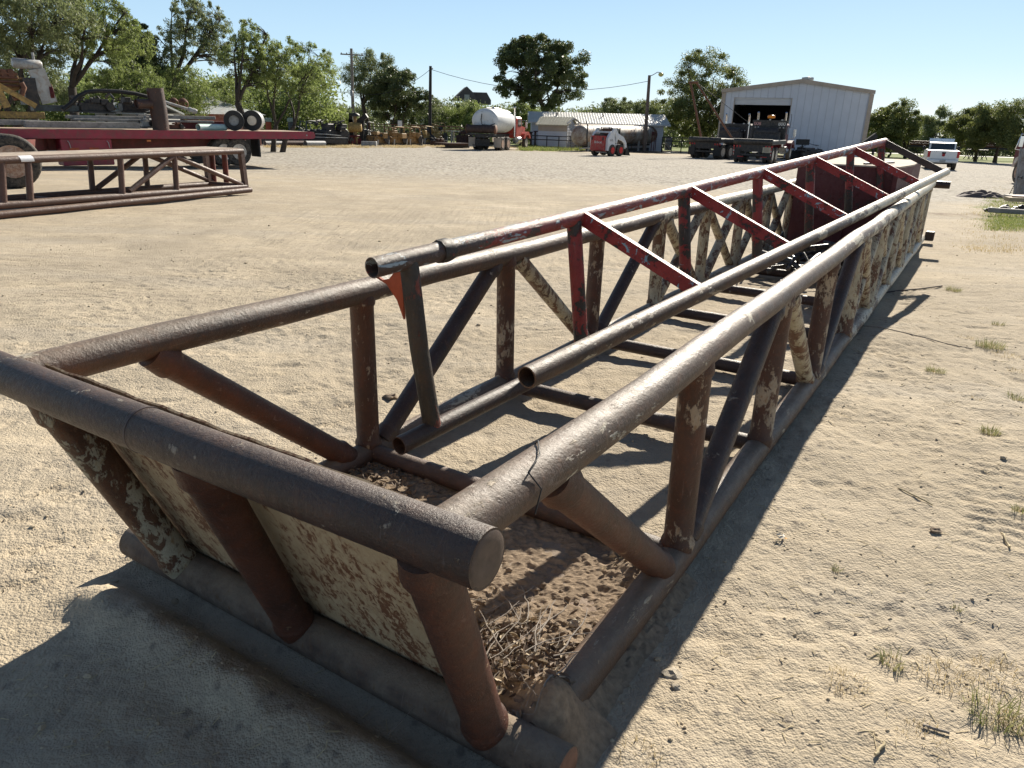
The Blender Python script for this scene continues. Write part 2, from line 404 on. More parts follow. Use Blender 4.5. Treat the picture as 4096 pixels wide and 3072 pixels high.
t = NT('yard ground')
geo = t.n('ShaderNodeNewGeometry'); P_ = geo.outputs['Position']
att = t.n('ShaderNodeAttribute'); att.attribute_name = 'zone'
sep = t.n('ShaderNodeSeparateColor'); t.l(att.outputs[0], sep.inputs[0])
n_a = t.noise(1.1, 6, .6, src=P_); n_b = t.noise(9, 8, .72, src=P_); n_c = t.noise(52, 8, .8, src=P_)
sand = t.mix(t.ramp(n_a, [(.35, 0.0), (.68, 1.0)]), (.475, .395, .28), (.59, .50, .37))
sand = t.mix(t.ramp(n_b, [(.40, .35), (.56, 0.0)]), sand, (.33, .28, .215))
sand = t.mix(t.ramp(n_c, [(.28, .6), (.42, 0.0), (.62, 0.0), (.8, .4)]), sand, (.31, .26, .19))
st = t.map((.22, 1.5, 1), P_); n_s = t.noise(.9, 5, .65, src=st)
sand = t.mix(t.ramp(n_s, [(.50, 0.0), (.62, .5)]), sand, (.40, .36, .30))
st2 = t.n('ShaderNodeMapping'); _ta, _tb = gp(100, 980), gp(1500, 705); st2.inputs['Rotation'].default_value = (0, 0, -math.atan2(_tb.y - _ta.y, _tb.x - _ta.x)); st2.inputs['Scale'].default_value = (.06, 1.5, 1); t.l(P_, st2.inputs[0])
trk = t.ramp(t.noise(1.3, 6, .7, src=st2.outputs[0], dist=.25), [(.40, 0.0), (.47, 1.0), (.50, .2), (.54, .9), (.60, 0.0)]); sand = t.mix(t.math('MULTIPLY', trk, .5), sand, (.36, .31, .24))
sand = t.mix(t.ramp(t.noise(.42, 7, .68, src=P_, dist=.8), [(.42, .0), (.60, .55)]), sand, (.345, .295, .225)); sand = t.mix(t.ramp(t.noise(4.2, 6, .75, src=P_, dist=.5), [(.52, .0), (.66, .5)]), sand, (.30, .255, .19))
vs_ = t.vor(16, src=t.map((1, .8, 1), P_)); spk = t.math('MULTIPLY', t.ramp(vs_.outputs['Distance'], [(.12, 1.0), (.27, 0.0)]), t.ramp(t.noise(2.3, 5, .7, src=P_), [(.40, 0.0), (.58, .85)])); sand = t.mix(spk, sand, (.20, .175, .145))
gv = t.vor(7.5, src=t.map((1, .55, 1), P_)); gn = t.noise(1.9, 8, .8, src=t.map((.7, 1.1, 1), P_))
grav = t.mix(t.ramp(gv.outputs['Distance'], [(.15, 0.0), (.75, 1.0)]), (.50, .47, .42), (.13, .12, .11))
grav = t.mix(t.ramp(gn, [(.46, 0.0), (.64, .7)]), grav, (.45, .41, .34))
grav = t.mix(t.ramp(n_s, [(.46, 0.0), (.60, .35)]), grav, (.30, .27, .23))
grav = t.mix(t.math('MULTIPLY', trk, .45), grav, (.50, .45, .36))
gm = t.math('ADD', sep.outputs[0], t.math('MULTIPLY', t.math('SUBTRACT', t.noise(.8, 6, .7, src=P_), .5), .9))
gm = t.ramp(t.math('MULTIPLY', gm, sep.outputs[0]), [(.15, 0.0), (.75, .9)])
col = t.mix(gm, sand, grav)
grs = t.mix(t.ramp(t.noise(3.5, 6, .7, src=P_), [(.35, 0.0), (.7, 1.0)]), (.10, .155, .035), (.25, .25, .09))
m2 = t.ramp(t.math('ADD', sep.outputs[1], t.math('MULTIPLY', t.math('SUBTRACT', t.noise(2.2, 8, .75, src=P_), .5), .9)), [(.42, 0.0), (.62, 1.0)])
col = t.mix(m2, col, grs)
drt = t.mix(t.ramp(t.noise(5, 7, .7, src=P_), [(.35, 0.0), (.7, 1.0)]), (.115, .085, .062), (.30, .235, .16))
m3 = t.ramp(t.math('ADD', sep.outputs[2], t.math('MULTIPLY', t.math('SUBTRACT', t.noise(1.6, 8, .75, src=P_), .5), .9)), [(.42, 0.0), (.68, 1.0)])
col = t.mix(t.math('MULTIPLY', m3, .8), col, drt)
t.set('Base Color', col); t.set('Roughness', .95); t.set('Specular IOR Level', .12)
vg = t.vor(150, src=P_); vg2 = t.vor(62, src=P_)
hb = t.math('ADD', t.math('MULTIPLY', n_b, .42), t.math('ADD', t.math('MULTIPLY', n_c, .14), t.math('ADD', t.math('MULTIPLY', vg.outputs['Distance'], -.16), t.math('MULTIPLY', vg2.outputs['Distance'], -.22))))
hb = t.math('ADD', hb, t.math('MULTIPLY', t.math('MULTIPLY', gm, gv.outputs['Distance']), -.9))
n_d = t.noise(190, 3, .7, src=P_); hb = t.math('ADD', hb, t.math('MULTIPLY', n_d, .05))
t.set('Normal', t.bump(hb, .6, .034))
ground = fast_mesh('ground', V, F4, t.m, smooth=True); tag(ground, kind='structure')
# zones: gravel, green, dark dirt
x, y = V[:, 0], V[:, 1]
Yb = 20 - 7 * sstep(x, 4.0, 8.5)
grav_z = sstep(y, Yb - 11, Yb + 14) * (1 - sstep(y, 62, 67) * (1 - sstep(x, 20, 26)))
grass_z = .9 * sstep(y + .12 * x, 82, 90)
def spot(px, py, rx, ry, amt):
    P = gp(px, py); return amt * np.exp(-(((x - P.x) / rx) ** 2 + ((y - P.y) / ry) ** 2))
grass_z = np.maximum(grass_z, spot(4090, 840, 1.3, 1.9, .75)); grass_z = np.maximum(grass_z, spot(4200, 900, 1.5, 2.2, .7))
grass_z = np.maximum(grass_z, spot(2140, 602, 7, 2.0, .7)); grass_z = np.maximum(grass_z, spot(1700, 590, 12, 1.5, .35))
dark_z = spot(3840, 860, 1.6, 1.0, .62) + spot(2300, 612, 12, 2.2, .55) + spot(1500, 590, 16, 2.0, .3) + spot(3800, 815, 2.2, .5, .4)
grav_z = grav_z * (1 - np.clip(grass_z, 0, 1))
ca = ground.data.color_attributes.new('zone', 'FLOAT_COLOR', 'POINT')
ca.data.foreach_set('color', np.stack([grav_z, grass_z, dark_z, np.ones_like(x)], 1).astype(np.float32).ravel())

# ------------------------------------------------------------ the big pipe truss
W_ = 1.5067; BAY = 1.152; ZT = .836; ZB = .066
T = thing('pipe_truss', 'long rusty brown and cream welded pipe truss skid lying across the foreground', 'steel truss', TO, -TAZ)
def sagx(y): return 0
def rail(x, z, r, y0, y1, mat, name, seg=28, n=24, h=0):
    pts = [(x + .004 * math.sin(y0 + i * 1.3), y0 + (y1 - y0) * i / n, z + .004 * math.sin(i * 1.9 + x)) for i in range(n + 1)]
    return MB().tube(pts, r, seg, hollow=h).build(name, mat, T)
for x in (0, W_):
    rail(x, ZT, .054, -1.37, 9.75, m_rail, 'top_rail')
    rail(x, ZB, .058, -.86 if x else -1.02, 9.9, m_rail, 'bottom_rail')
def pipe(name, p, q, r, mat, seg=24, hollow=0, label=None, jit=0, weld=0.0):
    p = Vector(p); q = Vector(q); L = (q - p).length; pts = [p, p.lerp(q, .5), q]; rs = r
    if weld: ts = (0, weld, weld + .010, weld + .022, L / 2, L - weld - .022, L - weld - .010, L - weld, L); pts = [p.lerp(q, t_ / L) for t_ in ts]; rs = [r, r * 1.17, r * 1.12, r, r, r, r * 1.12, r * 1.17, r]
    o = MB().tube(pts, rs, seg, hollow=hollow, jit=jit).build(name, mat, T, label)
    return o
# upper end bar: two lengths joined by a ring weld, with a closed cap
eb = MB().tube([(-.19, -1.39, ZT + .006), (.3, -1.39, ZT + .004), (.9, -1.385, ZT + .004), (1.612, -1.375, ZT + .01)], .0555, 40).build('end_bar', m_dark, T, 'dark upper end bar with a ring weld')
MB().tube([(.64, -1.386, ZT + .004), (.646, -1.386, ZT + .004)], .0572, 40).build('weld_ring', m_weld, eb)
MB().lathe([(.0001, -.001), (.030, .0015), (.046, .001), (.0535, -.003)], (1.6135, -1.375, ZT + .01), 'X', 36).build('end_cap', paint('cut plate', (.085, .06, .048), .6, .3, 40), eb)
lb = MB().tube([(-.18, -1.04, .062), (.7, -1.04, .062), (1.625, -1.04, .062)], .062, 40).build('end_bar', flaky('soil stained pipe', (.075, .055, .045), (.19, .15, .115), None, cover=.5, scale=5, rough=.75, sharp=.12, dust=.7, spec=.3), T, 'lower end bar caked with soil')
MB().lathe([(.0001, 0), (.056, 0), (.0622, -.004)], (1.627, -1.04, .062), 'X', 36).build('end_cap', paint('rusty cut plate', (.17, .085, .055), .7, .3, 30), lb)
MB().lathe([(.0001, 0), (.056, 0), (.0622, .004)], (-.182, -1.04, .062), 'X', 36).build('end_cap', MATS['rusty cut plate'], lb)
m_brn = flaky('reddish brown pipe', (.058, .021, .012), (.28, .18, .10), None, cover=.32, scale=12, rough=.52, dust=.12)
for i, (xt, xb) in enumerate(((.15, .13), (.80, .70), (1.475, 1.40))):
    pipe('end_post', (xt, -1.375, ZT - .02), (xb, -1.05, .07), .053, m_creampost if i == 0 else m_brn, 32, weld=.062, label='cream flaking sloped end post' if i == 0 else None)
pl = MB(); y0_, z0_, y1_, z1_ = -.972, .055, -1.318, .868
dn = Vector((0, z1_ - z0_, -(y1_ - y0_))).normalized() * .003
cols = 24; vs = []
for k in range(cols + 1):
    xx = .05 + 1.335 * k / cols; e = .0025 * math.sin(k * 2.1) + .0015 * math.sin(k * 5.3)
    for (yy, zz) in ((y0_, z0_), (y1_, z1_ + e)):
        vs.append(Vector((xx, yy, zz)) + dn); vs.append(Vector((xx, yy, zz)) - dn)
fs = []
for k in range(cols):
    a = k * 4; b = a + 4; fs += [(a, b, b + 2, a + 2), (a + 1, a + 3, b + 3, b + 1), (a, a + 1, b + 1, b), (a + 2, b + 2, b + 3, a + 3)]
fs += [(0, 2, 3, 1), (cols * 4, cols * 4 + 1, cols * 4 + 3, cols * 4 + 2)]
pl._add(vs, fs); pl.build('end_panel', m_panel, T, 'cream rust speckled steel sheet behind the end posts')
for x in (0, W_):
    s_ = 1 if x == 0 else -1
    pipe('end_brace', (x, -.98, ZT - .03), (x - .0 * s_, -.13, ZB + .02), .050, m_brn, 32, weld=.075, label='brown brace from the top corner to the first post foot')
    for k in range(9):
        y = BAY * k; mt = m_post if k < 3 else m_creampost
        lean = .02 * math.sin(k * 2.3 + x)
        rp_ = .0525 if k < 4 else .05; zs_ = [(ZB, 1.0), (ZB + .055, 1.17), (ZB + .064, 1.12), (ZB + .074, 1.0), (.3, 1.0), (.55, 1.0), (ZT - .068, 1.0), (ZT - .060, 1.1), (ZT - .050, 1.15), (ZT, 1.0)]
        MB().tube([(x, y + lean * (ZT - z_) / ZT, z_) for z_, _q in zs_], [rp_ * q_ for _z, q_ in zs_], 28).build('post', mt, T)
        if k < 8:
            up = (k % 2 == 0)
            ya, yb_ = (y + .09, y + BAY - .10)
            m_ = (m_dark if k in (0, 2) else m_creampost)
            p = (x + .004, ya, ZB + .03) if up else (x + .004, ya + .02, ZT - .03); q = (x - .004, yb_, ZT - .03) if up else (x - .004, yb_, ZB + .03)
            pipe('diagonal', p, q, .046, m_, 28, weld=.055, label='dark pipe diagonal' if m_ is m_dark else 'cream rusty diagonal')
            if k >= 3:
                p = (x - .012, ya, ZT - .04) if up else (x - .012, ya, ZB + .04); q = (x - .012, yb_, ZB + .04) if up else (x - .012, yb_, ZT - .04)
                pipe('diagonal', p, q, .042, m_creampost, 24)
            if x and k >= 4:      # scabbed side plates between the far posts
                MB().bar((x - .005, y + .06, .42), (x - .005, y + BAY - .06, .42), .010, .60, up=(0, 0, 1)).build('side_plate', m_creampost, T)
for k in range(9):
    y = BAY * k
    pipe('cross_pipe', (.03, y + .0, .072), (W_ - .03, y + .0, .072), .042, flaky('rusty cross pipe', (.055, .032, .026), (.30, .27, .22), None, cover=.33, scale=9, rough=.5, dust=.3), 20)
pipe('cross_pipe', (-.0, 9.85, ZT - .01), (W_ + .22, 9.85, ZT - .01), .05, m_dark, 16, label='beam sticking out past the far top corner')
MB().box((W_ + .10, 9.95, .10), (.12, .10, .13), bev=.01).build('foot_block', m_dark, T)
fp = MB(); fp.box((W_ / 2, -.52, .022), (W_ - .06, .98, .012)); fp.build('floor_plate', flaky('dusty plate', (.13, .085, .062), (.26, .20, .15), None, cover=.5, scale=3, rough=.8, sharp=.1, dust=.5), T)
# bent tie wire round the top rail
pts = [(W_ - .052, -.98, ZT + .02), (W_ - .02, -1.0, ZT + .058), (W_ + .02, -1.06, ZT + .060), (W_ + .035, -1.13, ZT + .052), (W_ + .056, -1.11, ZT + .012), (W_ + .060, -1.14, ZT - .03)]
wire = MB().tube(pts, .0018, 6).build('tie_wire', m_blk); wire.parent = None
wire.location = TO; wire.rotation_euler = (0, 0, -TAZ); tag(wire, 'thin bent black tie wire looped over the right top rail near the corner', 'wire')

# ------------------------------------------------------------ the red frame lying in and on the truss
FR = thing('red_pipe_frame', 'flaking red three-rail pipe frame resting tilted on top of the pipe truss', 'pipe frame', TO, -TAZ)
def ff(s, a=0, b=0): return Vector((1.085 + a + .099 * s, 1.291 + s, .754 + b + .051 * s))
UL = (-.707, .311); LL = (-.611, -.433); RR_ = (0, 0); DS = 1.297
for nm, (a, b), s0, m in (('upper_rail', UL, -1.462, m_redrail), ('lower_rail', LL, -1.449, m_dark), ('side_rail', RR_, -1.441, m_rail)):
    n = 16; e = 6.58 - s0
    MB().tube([ff(s0 + e * i / n, a, b) for i in range(n + 1)], .0415, 28, hollow=.006).build(nm, m, FR)
for k in range(-1, 6):
    s = k * DS - .06 + (.09 if k == -1 else 0)
    MB().tube([ff(s, *UL), ff(s, -.66, -.06), ff(s + (.02 if k == -1 else 0), *LL)], .040, 24).build('upright', m_rustpost if k == -1 else m_redpost, FR)
for k in range(6):
    p = ff(k * DS, UL[0] + .02, UL[1] - .005); q = ff(k * DS, -.01, .0)
    rg = MB(); d = (q - p).normalized(); up = Vector((0, 0, 1)); nn = d.cross(up).normalized()
    rg.bar(p, q, .055, .008, up=(0, 0, 1)); n2 = rg
    side = nn * .0235
    rg2 = MB(); rg2.bar(p + Vector((0, 0, .0)), q, .040, .070, up=(0, 0, 1))
    rg2.build('rung', m_red if k < 5 else m_dark, FR, label='black scorched end rung' if k == 5 else None)
g0 = ff(-DS + .03, *UL)
sd_ = MB(); sd_.prism([(.0, -.20), (-.035, -.12), (-.09, -.06), (-.165, -.035), (-.175, -.015), (-.15, -.028), (-.11, -.045), (-.075, -.035), (-.05, -.01), (-.035, .02), (0, .02)], -.006, .006, 'XZ')
o = sd_.build('saddle_plate', m_orange, FR, 'orange saddle plate'); o.location = g0 + Vector((-.03, 0, -.06))
j = MB(); j.tube([ff(-1.09, *UL), ff(-1.05, *UL), ff(-1.02, *UL)], [.050, .052, .047], 24, jit=.07)
j.build('torn_collar', m_rustpost, FR, 'torn collar round the upper rail')

# ------------------------------------------------------------ maroon bin at the far end
BX = thing('steel_bin', 'tall maroon steel bin with dusty top standing in the far end of the truss', 'steel bin', tl(7.75, .1), -TAZ)
b_ = MB(); outline = [(0, 0), (.62, 0), (1.14, .03), (1.22, .9), (1.18, 2.6), (0, 2.6)]
b_.prism(outline, .02, 1.11, 'XY'); bo = b_.build('body', m_maroon, BX)
for xx in (.62, 1.13): MB().box((xx, -.02 if xx < 1 else .01, .56), (.05, .04, 1.06)).build('rib', m_maroon, BX)
MB().prism([(x * 1.015 - .01, y * 1.01 - .012) for x, y in outline], 1.108, 1.125, 'XY').build('lid', paint('dusty lid', (.42, .36, .29), .9, .2, 3), BX)
MB().bar((.75, .1, 1.14), (1.0, .75, 1.145), .03, .02).build('handle', m_blk, BX)

# loose scrap in the far bay
sc_ = [(5.3 + random.random() * 1.7, .15 + random.random() * 1.1) for _ in range(30)]
mb = MB()
for (a, c) in sc_:
    an = random.uniform(-1.2, 1.2); L = random.uniform(.35, 1.1); z = random.uniform(.06, .20)
    p = Vector((c, a, z)); q = Vector((min(1.4, max(.1, c + math.sin(an) * L)), a + math.cos(an) * L * .8, max(.05, z + random.uniform(-.18, .28))))
    mid = p.lerp(q, .5) + Vector((random.uniform(-.07, .07), 0, random.uniform(0, .14)))
    mb.tube([p, p.lerp(mid, .5) + Vector((0, 0, .02)), mid, q], random.choice((.008, .012, .02, .03)), 8)
scrap = mb.build('scrap_metal_pile', paint('black scrap', (.03, .03, .032), .35, .4, 8, dirt=(.3, .25, .2)))
scrap.location = TO; scrap.rotation_euler = (0, 0, -TAZ); tag(scrap, 'tangle of black rods and hoses lying inside the truss in front of the maroon bin', 'scrap', kind='stuff')

# ------------------------------------------------------------ soil, litter and twigs on the floor plate
def hp(ac, al):
    """pile height over the plate in truss coordinates"""
    h = .036 + .075 * math.exp(-((ac - 1.40) / .20) ** 2 - ((al + .84) / .20) ** 2) + .05 * math.exp(-((ac - 1.05) / .35) ** 2 - ((al + .95) / .10) ** 2)
    h += .03 * math.exp(-((ac - .2) / .25) ** 2 - ((al + .3) / .3) ** 2) + .05 * math.exp(-((ac - 1.42) / .08) ** 2 - ((al + .12) / .12) ** 2)
    h += .045 * math.exp(-((ac - 1.50) / .09) ** 2 - ((al + .90) / .09) ** 2)
    n = mnoise.noise(Vector((ac * 9, al * 9, 0))) * .012 + mnoise.noise(Vector((ac * 38, al * 38, 3))) * .010 + mnoise.noise(Vector((ac * 90, al * 90, 5))) * .004
    e = min(1, max(0, (ac - 1.50) / .16)); e2 = min(1, max(0, (-.99 - al) / .1)) 
    h += .075 * math.exp(-((ac - 1.53) / .07) ** 2 - ((al + .93) / .07) ** 2)
    return (h + n) * (1 - e * e) - .004 - .05 * e * (al > -.8)
NX, NY = 210, 150
vv = np.array([[.03 + 1.65 * i / NX, -1.0 + 1.0 * j / NY, 0] for j in range(NY + 1) for i in range(NX + 1)])
vv[:, 2] = [hp(a, b) for a, b, _ in vv]
k = (np.arange(NY)[:, None] * (NX + 1) + np.arange(NX)[None, :]).ravel()
pile = fast_mesh('soil', vv, np.stack([k, k + 1, k + NX + 2, k + NX + 1], 1), m_soil); pile.location = TO; pile.rotation_euler = (0, 0, -TAZ)
tag(pile, 'brown soil and grit heaped on the floor plate inside the near corner of the truss', 'soil', kind='stuff')
def crumbs(name, label, cat, n, cx, cy, sx, sy, s0, s1, mat, seed):
    r = np.random.default_rng(seed); mb = MB()
    for i in range(n):
        a, b = r.normal(cx, sx), r.normal(cy, sy)
        if not (.05 < a < 1.5 and -1.0 < b < 0): continue
        s = r.uniform(s0, s1) * (r.random() ** .7 + .3)
        mb.blob((a, b, hp(a, b) + s * .35), (s, s * r.uniform(.6, 1), s * r.uniform(.5, .8)), 1, .3, i)
    o = mb.build(name, mat); o.location = TO; o.rotation_euler = (0, 0, -TAZ); return tag(o, label, cat, kind='stuff')
crumbs('soil_crumbs', 'dark clods and grit scattered over the soil in the truss corner', 'soil', 700, 1.22, -.75, .24, .17, .003, .011, paint('clod', (.25, .19, .135), .95, .35, 30, bump=.5), 4)
def leaf_litter(name, label, n, cx, cy, sx, sy, seed, mat):
    r = np.random.default_rng(seed); vs = []; fs = []
    for i in range(n):
        a, b = r.normal(cx, sx), r.normal(cy, sy)
        if not (.05 < a < 1.54 and -1.02 < b < -.02): continue
        L = r.uniform(.009, .023); Wd = L * r.uniform(.3, .5); z = hp(a, b) + r.uniform(.003, .02)
        M = Matrix.Translation((a, b, z)) @ Matrix.Rotation(r.uniform(0, 6.28), 4, 'Z') @ Matrix.Rotation(r.uniform(-.9, .9), 4, 'X') @ Matrix.Rotation(r.uniform(-.6, .6), 4, 'Y')
        o = len(vs); c = r.uniform(.002, .009)
        for u, v, w in ((-1, 0, 0), (-.4, -1, c / L), (.4, -.9, c / L), (1, 0, 0), (.4, .9, c / L), (-.4, 1, c / L), (0, 0, -c * .4 / L)):
            vs.append(M @ Vector((u * L, v * Wd, w * L)))
        fs += [(o, o + 1, o + 6), (o + 1, o + 2, o + 6), (o + 2, o + 3, o + 6), (o + 3, o + 4, o + 6), (o + 4, o + 5, o + 6), (o + 5, o, o + 6)]
    m = MB(); m._add(vs, fs); o = m.build(name, mat, fix=False); o.location = TO; o.rotation_euler = (0, 0, -TAZ); return tag(o, label, 'leaves', kind='stuff')
leaf_litter('dead_leaves', 'pale curled dead leaves among the twigs in the right corner of the truss floor', 170, 1.22, -.82, .18, .11, 5, m_leaf)
leaf_litter('dead_leaves', 'dark brown leaf litter packed into the right inner corner of the truss floor', 420, 1.28, -.83, .14, .10, 15, paint('dark leaf', (.15, .11, .08), .8, .5, 50))
leaf_litter('dead_leaves', 'dark dead leaves gathered at the foot of the left first post', 170, .25, -.24, .14, .1, 6, paint('dark leaf', (.15, .11, .08), .8, .5, 50))
leaf_litter('dead_leaves', 'bright yellow fallen leaves in the sunlit dirt behind the middle end post', 16, 1.02, -.72, .04, .04, 8, paint('yellow leaf', (.62, .42, .05), .6, .3, 50))
leaf_litter('dead_leaves', 'dry leaves drifted against the foot of the right first post', 60, 1.40, -.10, .05, .04, 9, m_leaf)
r = np.random.default_rng(12); mbt = [MB(), MB()]
for i in range(130):
    big = i < 30
    a, b = r.normal(1.22, .16), r.normal(-.80, .13); an = r.uniform(0, 6.28) if not big else r.uniform(.9, 2.3)
    L = r.uniform(.10, .26) if big else r.uniform(.04, .12); pts = []; z0 = hp(a, b) + r.uniform(.006, .02)
    for q in range(7):
        an += r.uniform(-.28, .28); a2 = min(1.5, max(.08, a)); pts.append((a2, b, max(hp(a2, max(-1, min(0, b))) + .004, z0 + r.uniform(-.002, .006)))); a += math.cos(an) * L / 6; b += math.sin(an) * L / 6; b = max(-.99, b)
    r0 = r.uniform(.0018, .0034) if big else r.uniform(.0007, .0014)
    mbt[0 if big else 1].tube(pts, [r0 * (1 - .1 * q) for q in range(7)], 6)
for mb, nm, lb_ in ((mbt[0], 'twig_pile', 'grey bent twigs strewn over the soil in the near corner of the truss'), (mbt[1], 'twig_litter', 'fine dry twiglets mixed into the leaf litter on the truss floor')):
    o = mb.build(nm, m_twig); o.location = TO; o.rotation_euler = (0, 0, -TAZ); tag(o, lb_, 'twigs', kind='stuff')
def stone(px, py, s, label, mat=m_stone, seed=0, rz=0):
    P = gp(px, py); o = MB().blob((0, 0, s[2] * .45), s, 2, .35, seed).build('stone', mat); o.location = (P.x, P.y, float(ground_z(np.array([P.x]), np.array([P.y]))[0])); o.rotation_euler = (0, 0, rz)
    tag(o, label, 'stone'); return o
stone(2690, 2690, (.030, .022, .012), 'pale flat angular stone on the sand at the shadow edge beside the truss corner', seed=2)
stone(2705, 2745, (.014, .011, .006), 'small pale stone just below the flat one at the shadow edge', seed=5)
stone(3740, 2125, (.022, .018, .010), 'dark clod on the open sand right of the long straw stalk', MATS['clod'], 7)
stone(1560, 1590, (.045, .03, .022), 'brown stone on the sand between the first left post and the dark diagonal', MATS['clod'], 9)
stone(545, 2200, (.020, .017, .012), 'round pale stone on the sand beside the lower end bar', seed=11)
for i, (ac, al, s) in enumerate(((1.37, -.52, .018), (1.31, -.93, .016), (1.36, -.99, .013), (1.18, -.80, .014))):
    o = MB().blob((0, 0, s * .5), (s, s * .8, s * .7), 2, .35, i).build('stone', m_stone); o.location = tl(al, ac, hp(ac, al)); tag(o, ['tan stone at the inner side of the right bottom rail, highest in the litter', 'cream rock among the litter by the right end post foot', 'small rock in the corner of the truss floor', 'rounded rock between the twigs on the truss floor'][i], 'stone')

# ------------------------------------------------------------ grass tufts and straw
def blades(n, rad, h, w, r, spread=.6, base=None):
    """numpy grass blades: bent tapered strips"""
    ang = r.uniform(0, 2 * np.pi, n); d0 = rad * np.sqrt(r.random(n)); bx, by = np.cos(ang) * d0, np.sin(ang) * d0
    if base is not None: bx, by = base
    la = ang + r.normal(0, .7, n); tilt = np.abs(r.normal(0, spread, n)) + .08; H = h * r.uniform(.4, 1.1, n); Wd = w * r.uniform(.6, 1.2, n)
    pa = r.uniform(0, 2 * np.pi, n); px_, py_ = np.cos(pa) * Wd, np.sin(pa) * Wd; out = []
    for k, (t, kw) in enumerate(((0, 1), (.5, .8), (1, .12))):
        rr = np.sin(tilt * (t ** 1.2 + .25 * t)) * H * t; zz = np.cos(tilt * t) * H * t
        cx, cy = bx + np.cos(la) * rr, by + np.sin(la) * rr
        for s in (-1, 1): out.append(np.stack([cx + s * px_ * kw, cy + s * py_ * kw, zz], 1))
    V = np.stack(out, 1).reshape(-1, 3); o = np.arange(n)[:, None] * 6
    F = np.concatenate([o + np.array([0, 1, 3, 2]), o + np.array([2, 3, 5, 4])], 0)
    return V, F
def grass_mat(name, a, b):
    t = NT(name); c = t.mix(t.ramp(t.noise(14, 3, .6), [(.4, 0.0), (.6, 1.0)]), a, b); t.set('Base Color', c); t.set('Roughness', .6); t.set('Specular IOR Level', .2)
    tr = t.n('ShaderNodeBsdfTranslucent'); t.l(c, tr.inputs[0]); mx = t.n('ShaderNodeMixShader'); mx.inputs[0].default_value = .35
    t.l(t.b.outputs[0], mx.inputs[1]); t.l(tr.outputs[0], mx.inputs[2]); t.l(mx.outputs[0], t.o.inputs[0]); return t.m
m_green = grass_mat('green grass', (.17, .19, .07), (.34, .33, .15)); m_dry = grass_mat('dry grass', (.46, .36, .19), (.56, .46, .27))
m_lawn = grass_mat('lawn blades', (.15, .21, .05), (.33, .35, .11))
TUFTS = [(3985, 2840, 1, .075, .055, 80, 'thick green clump in the bottom right corner'), (4080, 2880, 1, .06, .055, 60, 'tall green clump cut by the right picture edge near the bottom'),
 (4010, 2690, 0, .09, .05, 180, 'wide straw coloured clump at the right edge above the green clump'), (3780, 2690, 0, .085, .05, 170, 'straw coloured clump left of the widest straw clump'),
 (3570, 2640, 1, .04, .045, 40, 'small upright green and dry clump above the flattened straw clump'), (3390, 2730, 0, .065, .035, 130, 'flattened straw clump nearest the truss shadow'),
 (2560, 3030, 0, .06, .04, 90, 'dry clump at the bottom edge beside the truss corner shadow'), (3700, 2960, 0, .07, .03, 110, 'thin dry clump at the bottom edge left of the green one'),
 (3350, 2270, 1, .022, .022, 26, 'tiny green sprig alone in the middle of the open sand'), (4085, 2050, 1, .04, .04, 60, 'green clump at the right edge beside the row of tyre marks'),
 (3960, 1735, 1, .05, .05, 90, 'green clump standing alone right of the long straw stalk'), (3830, 2420, 1, .018, .02, 20, 'faint sprig on bare sand above the straw clumps'),
 (3740, 1490, 1, .06, .05, 120, 'bushy green clump in the open sand near the truss shadow'), (3960, 1390, 1, .10, .06, 160, 'broad green patch clump nearest the right edge halfway up'),
 (3860, 1350, 0, .07, .04, 80, 'dry clump joined to the left of the broad green clump'), (4020, 1420, 0, .09, .05, 120, 'dry fringe clump below the broad green clump'), (3990, 1300, 1, .05, .04, 60, 'green clump just above the broad green clump'),
 (3815, 1155, 1, .08, .055, 130, 'green clump beside the triangular frame shadow'), (3920, 1595, 0, .05, .03, 60, 'dry clump below the bushy green clump'), (4060, 1480, 0, .06, .04, 60, 'dry clump at the right edge below the green patch'), (3930, 1230, 0, .09, .03, 70, 'faint dry clump right of the triangular frame shadow'), (4060, 1590, 1, .05, .05, 70, 'lone green clump at the right edge above the tyre marks')]
for i, (px, py, g, rad, h, n, lab) in enumerate(TUFTS):
    P = gp(px, py); r = np.random.default_rng(100 + i)
    V1, F1 = blades(int(n * (1.3 if g else .8)), rad, h * (1.1 if g else .8), .0011 + .0004 * g, r, .75 if g else 1.05)
    o = fast_mesh('grass_tuft', V1, F1, m_green if g else m_dry); o.location = (P.x, P.y, float(ground_z(np.array([P.x]), np.array([P.y]))[0]) - .004); tag(o, lab, 'grass tuft', 'grass tufts on the sand')
    if g: V1, F1 = blades(n + 40, rad * .8, h * .5, .0012, r, 1.2); fast_mesh('dead_blades', V1, F1, m_dry, o)
def straws(name, n, x0, x1, y0, y1, L0, L1, rad, seed, lab):
    r = np.random.default_rng(seed); mb = MB()
    for _ in range(n):
        P = gp(r.uniform(x0, x1), r.uniform(y0, y1)); a = r.uniform(0, 6.28); L = r.uniform(L0, L1)
        Q = Vector((P.x + math.cos(a) * L, P.y + math.sin(a) * L, 0)); z = ground_z(np.array([P.x, Q.x]), np.array([P.y, Q.y])) + rad + .002
        mb.bar((P.x, P.y, z[0]), (Q.x, Q.y, z[1]), rad * 2.2, rad)
    return tag(mb.build(name, m_straw), lab, 'straw', kind='stuff')
straws('straw', 170, 2700, 4090, 1700, 3070, .012, .05, .0010, 21, 'short bits of dry straw scattered over the sand on the right')
straws('straw', 90, 20, 1800, 2600, 3060, .01, .04, .0009, 22, 'bits of dry straw on the shaded ground in the bottom left')
straws('straw', 60, 3300, 4090, 1100, 1700, .03, .09, .0016, 23, 'dry grass bits on the sand further back on the right')
